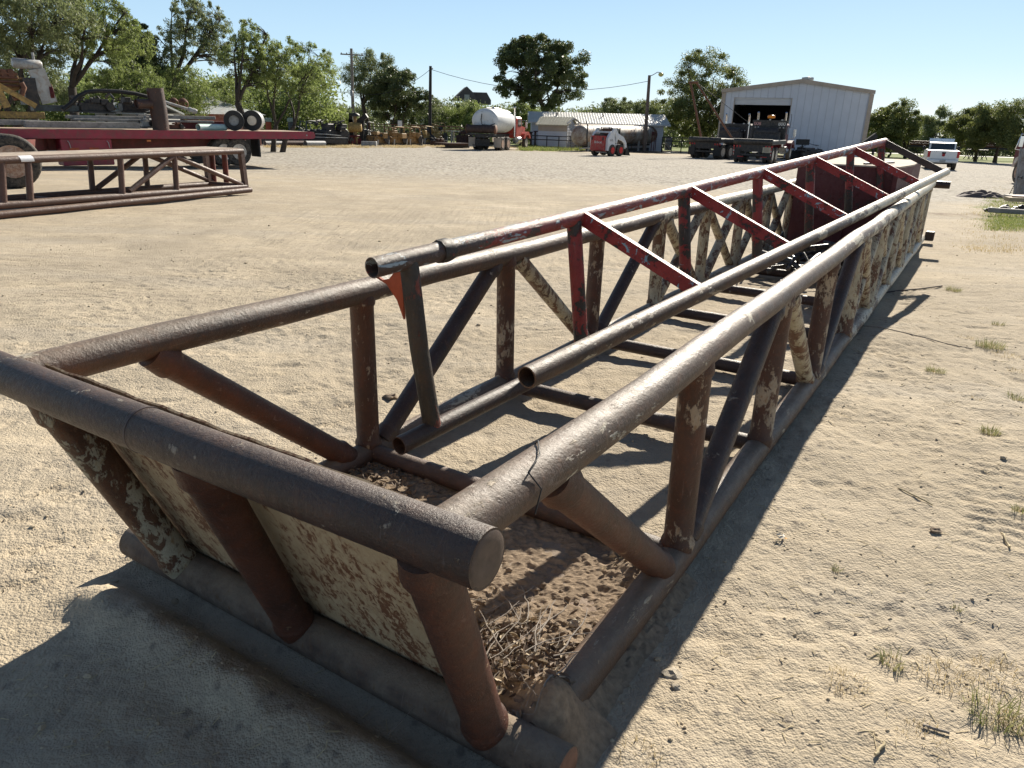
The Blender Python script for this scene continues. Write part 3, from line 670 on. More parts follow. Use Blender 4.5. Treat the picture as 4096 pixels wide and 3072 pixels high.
def stalk(px0, py0, px1, py1, rad, lab, mat=m_straw):
    A, B = gp(px0, py0), gp(px1, py1); pts = [A.lerp(B, k / 5) + Vector((.003 * math.sin(k * 2), 0, .006 + .004 * math.sin(k))) for k in range(6)]
    for p in pts: p.z = float(ground_z(np.array([p.x]), np.array([p.y]))[0]) + rad + .003
    return tag(MB().tube(pts, rad, 8).build('stalk', mat), lab, 'stalk')
stalk(3590, 1957, 3730, 2025, .0035, 'long pale broken stalk lying on the open sand')
stalk(3690, 2905, 3800, 2935, .004, 'dark stick on the sand left of the bottom green clump', m_twig)
stalk(3495, 3040, 3535, 2990, .004, 'short thick pale straw piece at the bottom edge')
stalk(4005, 2130, 4040, 2190, .004, 'pale straw piece near the right edge above the clumps')
stalk(3440, 1305, 3890, 1400, .004, 'long thin stalk across the truss shadow toward the right edge', m_twig)
stalk(3540, 1170, 3770, 1140, .007, 'dark crooked root on the sand above the triangular shadow', paint('dark root', (.06, .045, .04), .8, .3, 20))

# leaf with orange tip
P = gp(3125, 2150); lf = MB()
for i, (dx, dy, a) in enumerate(((0, 0, .3), (.012, .012, 1.2), (-.012, .006, 2.4), (.0, .022, .1))):
    M = Matrix.Translation((dx, dy, .006)) @ Matrix.Rotation(a, 4, 'Z') @ Matrix.Rotation(.5, 4, 'X')
    lf._add([M @ Vector(v) for v in ((-.016, 0, 0), (0, -.006, .004), (.016, 0, 0), (0, .006, .004))], [(0, 1, 2, 3)])
lfo = lf.build('fallen_leaf', paint('bleached leaf', (.62, .58, .5), .7, .2, 40), fix=False); lfo.location = (P.x, P.y, float(ground_z(np.array([P.x]), np.array([P.y]))[0]) + .004); tag(lfo, 'bleached curled leaf with an orange tip on the sand beside the truss shadow', 'leaf')
MB()._add([(.012, -.012, .008), (.020, -.014, .010), (.018, -.006, .008), (.010, -.006, .012)], [(0, 1, 2, 3)]).build('leaf_tip', paint('orange leaf', (.75, .35, .03), .6, .2, 30), lfo, fix=False)
# pebbles over the sand
r = np.random.default_rng(40); mb = MB()
for _ in range(900):
    px, py = r.uniform(-100, 4090), 900 + 2100 * r.random() ** 1.1
    P = gp(px, py)
    al = (P.x - TO.x) * _d[0] + (P.y - TO.y) * _d[1]; ac = (P.x - TO.x) * _n[0] + (P.y - TO.y) * _n[1]
    if -1.1 < al < 10 and -.1 < ac < 1.6 and (al < 0.1 or abs(ac) < .12 or abs(ac - 1.5) < .12): continue
    s = r.uniform(.002, .006) * (1 + (r.random() < .05) * 1.2) * (1 + .12 * P.y)
    mb.blob((P.x, P.y, float(ground_z(np.array([P.x]), np.array([P.y]))[0]) + s * .2), (s, s * .8, s * .55), 1, .3, r.integers(99))
tag(mb.build('pebbles', paint('pebble', (.44, .36, .25), .95, .35, 8)), 'small pebbles and clods scattered over the sandy yard', 'pebbles', kind='stuff')

# ------------------------------------------------------------ helpers for the yard behind
def px_of(P):
    d = P - Vector((0, 0, CAMH)); z = d.dot(_f); return 2048 + FPX * d.dot(_r) / z, 1536 - FPX * d.dot(_u) / z
def fthing(name, label, cat, origin, xdir, group=None, zdir=None):
    """a thing whose local x runs along xdir, y to its left, z up"""
    x = Vector(xdir).normalized(); z = Vector(zdir) if zdir else Vector((0, 0, 1)); y = z.cross(x).normalized(); z = x.cross(y)
    o = thing(name, label, cat, (0, 0, 0), 0, group)
    M = Matrix(((x.x, y.x, z.x, origin[0]), (x.y, y.y, z.y, origin[1]), (x.z, y.z, z.z, origin[2]), (0, 0, 0, 1)))
    o.location = M.to_translation(); o.rotation_euler = M.to_euler(); o['_M'] = 0; del o['_M']; return o, M
def wheel(parent, c, R_, wd, rim_mat, face=-1, rimr=.56, tyre=None):
    """tyre with a dished rim; axle along local y, face = side the rim shows on"""
    h = wd / 2
    o = MB().lathe([(R_ * .6, -h * .8), (R_ * .86, -h), (R_ * .96, -h * .85), (R_, -h * .6), (R_, h * .6), (R_ * .96, h * .85), (R_ * .86, h), (R_ * .6, h * .8)], c, 'Y', 28).build('wheel', tyre or m_tyre, parent)
    f = face; q = Vector(c) + Vector((0, f * h * .55, 0)); m = MB()
    m.lathe([(R_ * rimr, f * h * .48), (R_ * rimr * .93, f * h * .50), (R_ * rimr * .86, f * h * .1), (R_ * .34, f * -.02), (R_ * .2, f * .01), (R_ * .19, f * h * .4), (R_ * .08, f * h * .45)], q, 'Y', 24)
    m.build('rim', rim_mat, o); hb = MB()
    for k in range(8):
        a = k * math.pi / 4; hb.lathe([(R_ * .055, 0), (R_ * .05, f * .012)], q + Vector((math.cos(a) * R_ * .41, f * h * .10 - f * .0, math.sin(a) * R_ * .41)), 'Y', 8)
    hb.build('hand_hole', m_blk, o) if R_ > .3 else None
    return o
m_tyre = paint('tyre rubber', (.022, .021, .020), .8, .3, 6, dirt=(.17, .14, .11), dirt_amt=.55)
m_rimw = paint('white rim', (.62, .59, .52), .5, .2, 5, dirt=(.22, .13, .08), dirt_amt=.55)
m_rimr = paint('rusty rim', (.30, .17, .11), .7, .45, 6, dirt=(.55, .46, .38), dirt_amt=.5)
m_redpaint = paint('trailer red', (.27, .018, .040), .45, .22, 2.2, dirt=(.14, .055, .045), dirt_amt=.42, spec=.5)
m_redund = paint('rusty red underside', (.16, .035, .028), .8, .35, 3, dirt=(.07, .04, .03), dirt_amt=.6)
m_wood = paint('weathered timber', (.27, .255, .235), .85, .3, 4, dirt=(.12, .11, .10), dirt_amt=.4)
m_deck = paint('plank deck', (.42, .33, .24), .85, .25, 3, dirt=(.2, .15, .12))
m_yel = paint('dirty engine yellow', (.42, .27, .08), .65, .4, 5, dirt=(.10, .07, .05), dirt_amt=.55)
m_yel2 = paint('brownish engine yellow', (.36, .22, .085), .7, .4, 5, dirt=(.09, .06, .045), dirt_amt=.6)
m_dk = paint('dark machinery', (.022, .022, .024), .5, .5, 4, dirt=(.09, .07, .055), dirt_amt=.45)
m_dkg = paint('grey green machinery', (.075, .09, .09), .55, .4, 4, dirt=(.04, .035, .03), dirt_amt=.5)
m_steel = paint('worn grey steel', (.34, .35, .35), .45, .3, 5, dirt=(.18, .12, .08), dirt_amt=.4)
m_lsteel = paint('pale painted metal', (.40, .40, .38), .5, .2, 3, dirt=(.26, .18, .12), dirt_amt=.35)
m_rust = paint('plain rust', (.125, .055, .035), .75, .4, 5, dirt=(.25, .12, .06), dirt_amt=.35)
m_chrome = paint('chrome', (.75, .75, .75), .18, .05, 5, metal=1.0, bump=0)
m_white = paint('white vehicle paint', (.74, .74, .73), .3, .05, 2, bump=0, spec=.6, dirt=(.5, .46, .4), dirt_amt=.1)
m_glass = paint('dark glass', (.02, .03, .035), .08, .1, 2, bump=0, spec=.9)
m_tread = paint('maroon steel', (.13, .02, .022), .6, .3, 4, dirt=(.05, .03, .025))

# ------------------------------------------------------------ flatbed trailer on the left
A = at(0, 515, 21.1); B = at(1258, 527, 28.2); LT = (B - A).length
TR, TM = fthing('flatbed_trailer', 'long dark red flatbed trailer loaded with pipe and machinery at the left', 'trailer', A, B - A)
TMi = TM.inverted()
def dxl(px, o=0.0, z=0.0):
    """local x on the deck for picture column px at offset o behind the near edge"""
    lo, hi = -6.0, LT + 3
    for _ in range(40):
        m = (lo + hi) / 2
        if px_of(TM @ Vector((m, o, z)))[0] < px: lo = m
        else: hi = m
    return (lo + hi) / 2
def dz(py, px, o=0.0):
    x = dxl(px, o); lo, hi = -2.5, 4.0
    for _ in range(40):
        m = (lo + hi) / 2
        if px_of(TM @ Vector((x, o, m)))[1] > py: lo = m
        else: hi = m
    return (lo + hi) / 2
MB().box((LT / 2 - 2, 1.25, -.035), (LT + 4, 2.4, .05)).build('deck', m_deck, TR)
m = MB(); hh = .255
m.prism([(-4.3, -hh), (LT - .12, -hh), (LT - .03, -hh + .03), (LT, -hh + .09), (LT, -.09), (LT - .03, -.03), (LT - .12, 0), (-4.3, 0)], -.03, .03)
m.build('side_rail', m_redpaint, TR)
MB().box((LT - .03, 1.25, -.13), (.05, 2.4, .22)).build('tail_plate', m_redpaint, TR)
MB().box((LT / 2 - 2.1, 2.47, -.13), (LT + 4, .05, .25)).build('side_rail', m_redpaint, TR)
for k in range(22): MB().box((-3.6 + k * (LT + 3) / 21, 1.25, -.15), (.08, 2.3, .16)).build('cross_member', m_redund, TR)
MB().lathe([(.012, -.006), (.028, -.006), (.03, 0), (.0, 0)], (LT - .35, -.034, -.125), 'Y', 16).build('tail_lamp', m_lsteel, TR)
MB().box((dxl(588), -.034, dz(563, 588)), (.12, .012, .05)).build('marker_lamp', paint('amber lens', (.55, .16, .03), .3, .1), TR)
for o in (.55, 1.85):
    m = MB(); x1 = dxl(1020); m.prism([(-4.3, -.26), (x1, -.26), (dxl(880), -.60), (-4.3, -.60)], o - .05, o + .05); m.build('frame_beam', m_redund, TR)
xb0, xb1 = dxl(232), dxl(440); zb = dz(662, 330)
tb = MB().box(((xb0 + xb1) / 2, .3, (zb - .26) / 2 - .0), (xb1 - xb0, .55, -zb - .26), bev=.02).build('tool_box', m_redpaint, TR)
for px in (285, 365): MB().box((dxl(px), .018, -.62), (.26, .012, .22)).build('bare_patch', m_orange, tb)
for px in (262, 420): MB().tube([(dxl(px), .0, -.32), (dxl(px) + .02, -.04, -.36), (dxl(px) + .05, -.02, -.52)], .012, 6).build('latch', m_lsteel, tb)
gz = dz(663, 965)
for px, o in ((962, .18), (962, .52), (905, .22), (905, .56), (962, 2.0), (905, 2.0)):
    wheel(TR, (dxl(px, 0, -.8), o, gz + .46), .46, .27, m_rimw, -1)
MB().tube([(dxl(962), .2, gz + .46), (dxl(962), 2.2, gz + .46)], .06, 12).build('axle', m_dk, TR)
MB().box((dxl(1036), .35, -.55), (.05, .6, .62)).build('mud_flap', m_blk, TR)
m = MB(); m.bar((dxl(700), .9, -.6), (dxl(880), .6, -1.0), .12, .12); m.bar((dxl(760), .6, -1.0), (dxl(900), .6, -.98), .10, .16); m.bar((dxl(600), 1.2, -.5), (dxl(790), 1.2, -.95), .1, .1)
m.build('suspension', m_dk, TR)
# near wheel at the left edge of the picture
WP = at(48, 676, 15.2); gzw = float(terr(WP.x, WP.y)); dv = (B - A).normalized(); loc = TMi @ WP
wheel(TR, (loc.x, loc.y, (gzw - A.z) + .53), .53, .32, m_rimr, -1, .60)
wheel(TR, (loc.x - .02, loc.y + .36, (gzw - A.z) + .53), .53, .32, m_rimr, -1, .60)
MB().tube([(loc.x, loc.y, (gzw - A.z) + .53), (loc.x + .2, .9, (gzw - A.z) + .6)], .09, 12).build('axle', m_dk, TR)
MB().bar((loc.x - 2, loc.y + .9, -.42), (dxl(232), .9, -.42), .12, .3).build('frame_beam', m_redund, TR)

def deck_thing(name, label, cat, px, o=0.0, z=0.0, group=None, flip=0):
    P = TM @ Vector((dxl(px, o), o, z)); t_, M_ = fthing(name, label, cat, P, (B - A), group); return t_
def dth(mb, name, mat, label, cat, group=None):
    o = mb.build(name, mat); o.location = TM.to_translation(); o.rotation_euler = TM.to_euler(); return tag(o, label, cat, group)
def dbeam(px0, px1, y0, y1, o, th, mat, label, name='timber_beam', cat='timber', group='timbers on the trailer deck'):
    x0, x1 = dxl(px0, o), dxl(px1, o); z0, z1 = dz(y1, (px0 + px1) / 2, o), dz(y0, (px0 + px1) / 2, o)
    return dth(MB().box(((x0 + x1) / 2, o + th / 2, (z0 + z1) / 2), (x1 - x0, th, z1 - z0), bev=.012), name, mat, label, cat, group)
dbeam(105, 563, 487, 513, .12, .24, m_wood, 'thick grey split timber nearest the edge of the red trailer deck')
dbeam(-200, 195, 478, 500, .5, .2, m_wood, 'grey timber at the left edge behind the thick split one')
dbeam(278, 600, 463, 477, .85, .25, m_wood, 'grey timber under the black hose, left of the rusty tee pipe')
dbeam(560, 868, 462, 476, .95, .25, m_wood, 'grey timber behind the rusty tee pipe, under the coiled hoses')
dbeam(300, 860, 478, 487, .7, .3, m_wood, 'low flat plank lying under the two raised grey timbers')
dbeam(-200, 190, 444, 472, 1.1, .22, m_yel, 'dirty yellow skid beam under the engine', 'skid_beam', 'steel beam', None)
dbeam(712, 905, 484, 516, .9, .2, m_tread, 'dark red steel beam behind the pale green pipe', 'steel_beam', 'steel beam', None)
dbeam(150, 330, 420, 446, 1.25, .35, m_dkg, 'pale grey-green steel channel between the engine and the black hose', 'steel_channel', 'steel beam', None)
# engine unit
EN = deck_thing('engine_unit', 'rusty yellow diesel engine with a tall grey radiator standing on the trailer', 'engine', 60, 1.3, .25)
EMi = Matrix.Translation(EN.location) @ EN.rotation_euler.to_matrix().to_4x4(); EMi = EMi.inverted()
def el(px, py, o=1.3): return EMi @ (TM @ Vector((dxl(px, o), o, dz(py, px, o))))
a_, b_ = el(-60, 355), el(112, 285); MB().box(((a_.x + b_.x) / 2, .3, (a_.z + b_.z) / 2), (b_.x - a_.x, .7, b_.z - a_.z), bev=.05).build('engine_block', m_yel2, EN)
m = MB()
for k in range(5): p = el(-30 + k * 28, 300); m.box((p.x, -.08, p.z + .05), (.16, .14, .22), bev=.02)
for k in range(4): p = el(0, 292 + k * 16); q = el(105, 296 + k * 16); m.tube([p - Vector((0, .12, 0)), q - Vector((0, .12, 0))], .035, 10)
m.build('manifold', m_rust, EN)
p, q = el(170, 305), el(196, 412); m = MB(); m.bar((p.x + .1, -.05, p.z + .2), (q.x + .12, -.05, q.z), .14, .42, up=(1, 0, 0)); m.build('radiator', m_lsteel, EN)
m = MB(); p, q = el(120, 310), el(170, 420); m.box(((p.x + q.x) / 2, .15, (p.z + q.z) / 2), (q.x - p.x, .7, p.z - q.z)); m.build('fan_shroud', m_dk, EN)
p, q = el(98, 250), el(212, 262); MB().tube([p, p.lerp(q, .05), p.lerp(q, .95), q], [.10, .14, .14, .10], 18).build('muffler', m_steel, EN)
p = el(185, 243); MB().tube([p, p + Vector((0, 0, .22))], .035, 10).build('exhaust_pipe', m_steel, EN)
m = MB(); m.bar(el(5, 325, .9), el(160, 425, .9), .10, .14); m.bar(el(12, 330, .9), el(45, 430, .9), .18, .16); m.bar(el(-60, 400, .9), el(20, 430, .9), .1, .12); m.build('brace', m_yel, EN)
m = MB(); m.tube([el(120, 330, .95), el(128, 350, .95), el(110, 385, .95), el(75, 395, .95)], .07, 12); m.build('intake_pipe', m_rust, EN)
p = el(-6, 260); q = el(12, 322); MB().box(((p.x + q.x) / 2 - .2, 0, (p.z + q.z) / 2), (.5, .4, p.z - q.z)).build('side_tank', paint('pale blue tank', (.42, .50, .58), .4, .1), EN)
for k in range(5): p = el(222 + k * 3, 370); MB().lathe([(.26, -.012), (.28, 0), (.26, .012)], (p.x + .0, .1, p.z), 'X', 20).build('cooling_fin', m_tread, EN)
dth(MB().tube([TM.inverted() @ (TM @ Vector((dxl(px, 1.0), 1.0, dz(py, px, 1.0)))) for px, py in ((262, 440), (300, 415), (335, 385), (370, 368), (420, 363), (500, 366), (560, 374), (605, 386))], .062, 14), 'black_hose', m_blk, 'thick black hose arching over the dark machinery on the trailer', 'hose')
def junk(px0, px1, y0, y1, o, mat, label, name, cat, n=9, seed=0, depth=.6, parts=None):
    r = random.Random(seed); t_ = deck_thing(name, label, cat, (px0 + px1) / 2, o)
    Mi = (Matrix.Translation(t_.location) @ t_.rotation_euler.to_matrix().to_4x4()).inverted()
    a = Mi @ (TM @ Vector((dxl(px0, o), o, dz(y1, (px0 + px1) / 2, o)))); b = Mi @ (TM @ Vector((dxl(px1, o), o, dz(y0, (px0 + px1) / 2, o))))
    machine(t_, a.x, b.x, 0, depth, a.z, b.z, mat, r, n); return t_
def machine(t_, x0, x1, y0, y1, z0, z1, mat, r, n=9, mat2=None):
    """a machine: block, housings, wheel, pipes, hoses within the given extents"""
    X, H, D = x1 - x0, z1 - z0, y1 - y0; mat2 = mat2 or m_dk
    MB().box(((x0 + x1) / 2, (y0 + y1) / 2, z0 + H * .33), (X * .78, D * .7, H * .5), bev=H * .04).build('block', mat, t_)
    m = MB(); m.box(((x0 + x1) / 2, (y0 + y1) / 2, z0 + H * .05), (X * .98, D, H * .1)); m.build('skid', mat2, t_)
    m = MB()
    for _ in range(3): w_ = r.uniform(.15, .3) * X; m.box((r.uniform(x0 + w_, x1 - w_), r.uniform(y0, y1) * .6, z0 + H * r.uniform(.6, .78)), (w_ * 1.3, D * .4, H * r.uniform(.16, .36)), rz=r.uniform(-.3, .3), bev=H * .03)
    m.build('housing', mat, t_)
    c = (x0 + X * r.choice((.12, .85)), y0 - .02, z0 + H * .38); MB().lathe([(H * .24, -.05), (H * .27, 0), (H * .24, .05), (H * .08, .07)], c, 'Y', 20).build('flywheel', mat2, t_)
    m = MB()
    for _ in range(n):
        p = Vector((r.uniform(x0, x1), r.uniform(y0 - .05, y1), z0 + H * r.uniform(.15, .95))); q = Vector((min(x1, max(x0, p.x + r.uniform(-.5, .5) * X)), r.uniform(y0 - .08, y1), z0 + H * r.uniform(.1, 1.0)))
        k_ = p.lerp(q, .5) + Vector((0, -.05, r.uniform(-.1, .25) * H)); m.tube([p, k_, q], r.uniform(.015, .035) * max(1, H), 8)
    m.build('piping', r.choice((mat, mat2)), t_)
    m = MB()
    for _ in range(4): m.blob((r.uniform(x0, x1), r.uniform(y0, y1), z0 + H * r.uniform(.3, .85)), (X * .09, X * .08, H * .1), 1, .2, r.randint(0, 50))
    m.build('fitting', mat2, t_)
junk(325, 475, 382, 452, 1.1, m_dk, 'heap of dark greasy machine parts under the arch of the black hose', 'machine_parts', 'machinery', 12, 3)
junk(495, 612, 385, 452, 1.2, m_dk, 'black square machine housing just left of the rusty tee pipe', 'machine_housing', 'machinery', 4, 4)
junk(570, 618, 462, 512, .5, m_steel, 'small grey blower on the deck beside the foot of the rusty tee pipe', 'blower', 'blower', 2, 5, .3)
junk(684, 735, 486, 518, .3, m_rust, 'brown flanged coupling at the right foot of the tee pipe', 'coupling', 'pipe fitting', 2, 6, .3)
t_ = deck_thing('tee_pipe', 'tall rusty brown tee shaped pipe standing upright on the trailer edge', 'pipe', 645, .22)
Mi = (Matrix.Translation(t_.location) @ t_.rotation_euler.to_matrix().to_4x4()).inverted()
H_ = dz(352, 640, .22); m_tee = flaky('rusty tee', (.045, .024, .019), (.22, .09, .04), None, cover=.36, scale=3, rough=.55, dust=.1)
rr_ = (dxl(678, .22) - dxl(610, .22)) / 2 * .93
MB().tube([(0, 0, 0), (0, 0, H_ * .5), (-.03, 0, H_)], rr_, 32, hollow=.012).build('upright_pipe', m_tee, t_)
MB().tube([(-.1, 0, H_ * .63), (-rr_ * 2.7, -.05, H_ * .61)], rr_ * .58, 28, hollow=.012).build('side_stub', m_tee, t_)
MB().tube([(-rr_ * 1.05, -.02, H_ * .3), (-rr_ * 1.15, -.02, H_ * .92)], .018, 8).build('weld_strip', m_tee, t_)
for px, py, rr2, sd, lb_ in ((716, 410, .14, 1, 'left of the two tight coils of rusty wire hose'), (752, 415, .17, 2, 'bigger right one of the two coils of rusty wire hose')):
    m = MB(); c = Vector((dxl(px, 1.1), 1.1, dz(py, px, 1.1)))
    for k in range(7): q = .35 + .65 * k / 6; m.tube([c + Vector((math.cos(a) * rr2 * q, -.1 + .04 * k, math.sin(a) * rr2 * q)) for a in [j * .42 for j in range(16)]], .014, 6)
    dth(m, 'wire_coil', m_rust, lb_, 'coil')
p0, p1 = (Vector((dxl(px, .9), .9, dz(py, px, .9))) for px, py in ((665, 405), (795, 447)))
m = MB(); m.tube([p0, p0.lerp(p1, .75)], .045, 12); m.tube([p0.lerp(p1, .74), p0.lerp(p1, .8), p0.lerp(p1, .86), p0.lerp(p1, .92), p1], [.06, .085, .07, .088, .07], 14)
dth(m, 'banded_hose', m_steel, 'dark hose with a banded metal end sloping down beside the coils', 'hose')
m = MB(); rr3 = .105; m.tube([(dxl(795, .1), .12, rr3), (dxl(905, .5), .55, rr3)], rr3, 24, hollow=.008)
dth(m, 'plastic_pipe', paint('pale green pipe', (.46, .58, .54), .45, .15, 4), 'pale green-white plastic pipe lying on the trailer deck', 'pipe')
for px, lb_, inner in ((940, 'left one of the two short black drums on the trailer tail, open through the middle', 0), (1016, 'right one of the two short black drums with a bright disc inside', 1)):
    r3 = (dz(445, px, .5)) / 2 * 1.05; t_ = deck_thing('short_drum', lb_, 'drum', px, .45, r3, 'black drums on the trailer tail')
    an = -.5 if not inner else -.75; dd = Vector((math.sin(an) * -1, math.cos(an), 0)) * 1; dd = Vector((.45 + .25 * inner, .85, 0)).normalized()
    q0, q1 = -dd * .19, dd * .26
    MB().tube([q0, q1], r3, 36, hollow=.03).build('shell', paint('drum shell', (.30, .30, .29), .45, .3, 5, dirt=(.03, .03, .03), dirt_amt=.4), t_)
    m = MB(); m._add([q0 + v for v in [Matrix.Rotation(0, 3, 'X') @ Vector((0, 0, 0))]], [])
    ax = dd; side = ax.cross(Vector((0, 0, 1))).normalized(); seg = 36; vs = []
    for rr4, off in ((r3 * .99, -.004), (r3 * .52, -.004), (r3 * .50, .05), (r3 * .99, .05)):
        for k in range(seg): a = 2 * math.pi * k / seg; vs.append(q0 + ax * off + side * math.cos(a) * rr4 + Vector((0, 0, 1)) * math.sin(a) * rr4)
    fs = [(i * seg + k, i * seg + (k + 1) % seg, (i + 1) * seg + (k + 1) % seg, (i + 1) * seg + k) for i in range(3) for k in range(seg)]
    m._add(vs, fs); m.build('end_ring', m_blk, t_)
    if inner: MB().tube([q0 + ax * -.02, q0 + ax * .12], r3 * .46, 24).build('inner_disc', paint('bright disc', (.66, .58, .46), .35, .2), t_)

# ------------------------------------------------------------ brown pipe rack in front of the trailer
RB_ = gp(985, 780); LB_ = gp(-420, 925); xd = RB_ - LB_; xd.z = 0; LR = xd.length
RK, RM = fthing('pipe_rack', 'long brown welded pipe rack with a white tag, standing on the sand at the left', 'pipe rack', LB_ + Vector((0, 0, .02)), xd)
def rxl(px, o=0.0, z=0.0):
    lo, hi = -2.0, LR + 1
    for _ in range(40):
        mm = (lo + hi) / 2
        if px_of(RM @ Vector((mm, o, z)))[0] < px: lo = mm
        else: hi = mm
    return (lo + hi) / 2
HR = .80; WR = .95
for o in (0, WR):
    MB().tube([(0, o, HR), (LR / 2, o, HR), (LR, o, HR)], .055, 20).build('top_rail', m_brownrack, RK)
    MB().tube([(0, o, .20 - .02 * (o > 0)), (LR, o, .20 - .09)], .06, 20).build('lower_rail', m_brownrack, RK)
MB().tube([(0, -.05, .06), (LR + .08, -.05, .045)], .055, 20).build('bottom_rail', m_brownrack, RK)
MB().box((LR / 2, WR / 2, HR + .045), (LR, WR - .02, .02)).build('top_plate', paint('dusty rack top', (.40, .33, .26), .85, .3, 2, dirt=(.12, .08, .06)), RK)
for px in (5, 112, 480, 697): MB().tube([(rxl(px + 8, 0, .2), 0, .15), (rxl(px, 0, HR), 0, HR)], .048, 18).build('post', m_brownrack, RK)
for px in (358, 578): MB().tube([(rxl(px + 10, WR, .2), WR, .1), (rxl(px, WR, HR), WR, HR)], .048, 18).build('post', m_brownrack, RK)
MB().bar((LR - .03, 0, HR), (LR - .0, 0, .08), .09, .09, up=(1, 0, 0)).build('end_post', m_brownrack, RK)
MB().bar((LR - .03, WR, HR), (LR - .03, WR, .08), .09, .09, up=(1, 0, 0)).build('end_post', m_brownrack, RK)
for px, o in ((845, WR), (895, .6)): MB().tube([(rxl(px + 10, o, .2), o, .1), (rxl(px, o, HR), o, HR)], .055, 14).build('post', m_redund, RK, 'dull red rear post')
for (p0, z0, p1, z1, o) in ((690, HR - .05, 518, .22, 0), (705, HR - .05, 968, .16, 0), (565, HR - .05, 385, .2, WR), (582, HR - .05, 850, .15, WR)):
    MB().tube([(rxl(p0, o, z0), o, z0), (rxl(p1, o, z1), o, z1)], .045, 18).build('diagonal', m_brownrack, RK)
for px in (300, 980): MB().tube([(rxl(px), 0, .12), (rxl(px), WR, .12)], .05, 14).build('cross_pipe', m_brownrack, RK)
xt = rxl(97, 0, HR); vs = []; n_ = 9
for k in range(n_):
    a = R(128 - 170 * k / (n_ - 1)) ; a = R(100) + R(110) * k / (n_ - 1)
    for s in (-.10, .10): vs.append((xt + s + .02 * (k / n_), math.cos(a) * .0575, HR + math.sin(a) * .0575))
MB()._add(vs, [(2 * k, 2 * k + 1, 2 * k + 3, 2 * k + 2) for k in range(n_ - 1)]).build('paper_tag', paint('white paper', (.78, .79, .82), .6, .04, 4), RK)

# ------------------------------------------------------------ buildings
def corr(name, col, axis='X', pitch=.2, rough=.5, depth=.02, dirt=None, amt=.3):
    """ribbed sheet metal"""
    if name in MATS: return MATS[name]
    t = NT(name); sx = t.n('ShaderNodeSeparateXYZ'); t.l(t.co, sx.inputs[0]); i = {'X': 0, 'Y': 1, 'Z': 2}[axis]
    fr = t.math('FRACT', t.math('DIVIDE', sx.outputs[i], pitch)); rb = t.ramp(fr, [(.0, 0.0), (.04, 1.0), (.10, 1.0), (.14, 0.0)])
    c = t.mix(t.ramp(t.noise(.8, 5, .6), [(.3, 0.0), (.7, 1.0)]), tuple(v * .88 for v in col), col)
    c = t.mix(t.math('MULTIPLY', rb, .35), c, tuple(v * .45 for v in col))
    if dirt: c = t.mix(t.math('MULTIPLY', t.ramp(t.noise(1.6, 8, .75), [(.6 - amt * .3, 0.0), (.8, 1.0)]), .8), c, dirt)
    t.set('Base Color', c); t.set('Roughness', rough); t.set('Normal', t.bump(rb, .6, depth)); MATS[name] = t.m; return t.m
m_shop = corr('shop siding', (.60, .62, .66), 'X', .62, .5)
m_roofw = corr('pale ribbed roof', (.60, .59, .54), 'X', .28, .4, dirt=(.35, .30, .25))
m_lap = corr('lap siding', (.60, .62, .66), 'Z', .2, .6)
m_trim = paint('tan trim', (.40, .33, .26), .6, .15, 2)
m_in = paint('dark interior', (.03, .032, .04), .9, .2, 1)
YS = 70.0
pl_, pr_ = gY(2868, YS), gY(3440, YS - 4.5); zsh = min(pl_.z, pr_.z) - .05
pl_.z = pr_.z = zsh; Ws = (pr_ - pl_).length
SH, SM = fthing('metal_shop', 'large pale grey metal workshop with an open roll-up door, behind the parked bed trucks', 'workshop', pl_, pr_ - pl_)
HE = at(2883, 363, YS).z - zsh; HRi = at(3172, 333, YS + 1).z - zsh; cx = Ws * (3172 - 2868) / (3440 - 2868)
dx0, dx1 = Ws * (2914 - 2868) / 572, Ws * (3143 - 2868) / 572; dh = at(2925, 390, YS).z - zsh; DP = 14.0; th = .12
def roofz(x): return HE + (HRi - HE) * (x / cx if x < cx else (Ws - x) / (Ws - cx))
MB().prism([(0, 0), (dx0, 0), (dx0, roofz(dx0) - .02), (0, HE - .02)], 0, th).build('wall', m_shop, SH)
MB().prism([(dx0, dh), (dx1, dh), (dx1, roofz(dx1) - .02), (dx0, roofz(dx0) - .02)], .004, th).build('wall', m_shop, SH)
MB().prism([(dx1, 0), (Ws, 0), (Ws, HE - .02), (cx, HRi - .02), (dx1, roofz(dx1) - .02)], 0, th).build('wall', m_shop, SH)
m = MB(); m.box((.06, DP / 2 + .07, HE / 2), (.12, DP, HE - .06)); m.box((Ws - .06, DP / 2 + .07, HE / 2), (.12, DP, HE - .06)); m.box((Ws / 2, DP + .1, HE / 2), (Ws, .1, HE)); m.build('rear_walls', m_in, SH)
m = MB(); m.prism([(-.2, HE), (cx, HRi + .02), (Ws + .2, HE), (Ws + .2, HE + .12), (cx, HRi + .16), (-.2, HE + .12)], -.18, DP + .3); m.build('roof', m_roofw, SH)
m = MB(); m.prism([(-.22, HE - .16), (cx, HRi - .14), (Ws + .22, HE - .16), (Ws + .22, HE + .14), (cx, HRi + .18), (-.22, HE + .14)], -.26, -.19); m.build('fascia', m_trim, SH)
for xx in (.0, Ws): MB().box((xx, -.03, HE / 2 - .1), (.34, .12, HE - .1)).build('corner_trim', m_trim, SH)
zd = at(2925, 418, YS).z - zsh; MB().box(((dx0 + dx1) / 2, .16, (dh + zd) / 2), (dx1 - dx0 - .02, .06, dh - zd)).build('roll_up_door', corr('door slats', (.62, .61, .6), 'Z', .12, .5), SH)
for xx in (dx0, dx1): MB().box((xx, -.01, dh / 2), (.06, .05, dh)).build('door_frame', m_trim, SH)
MB().lathe([(.42, 0), (.42, .5), (.52, .52), (.52, .75), (.1, .8)], (cx + .25, 5.5, HRi - .15), 'Z', 20).build('roof_vent', m_steel, SH)
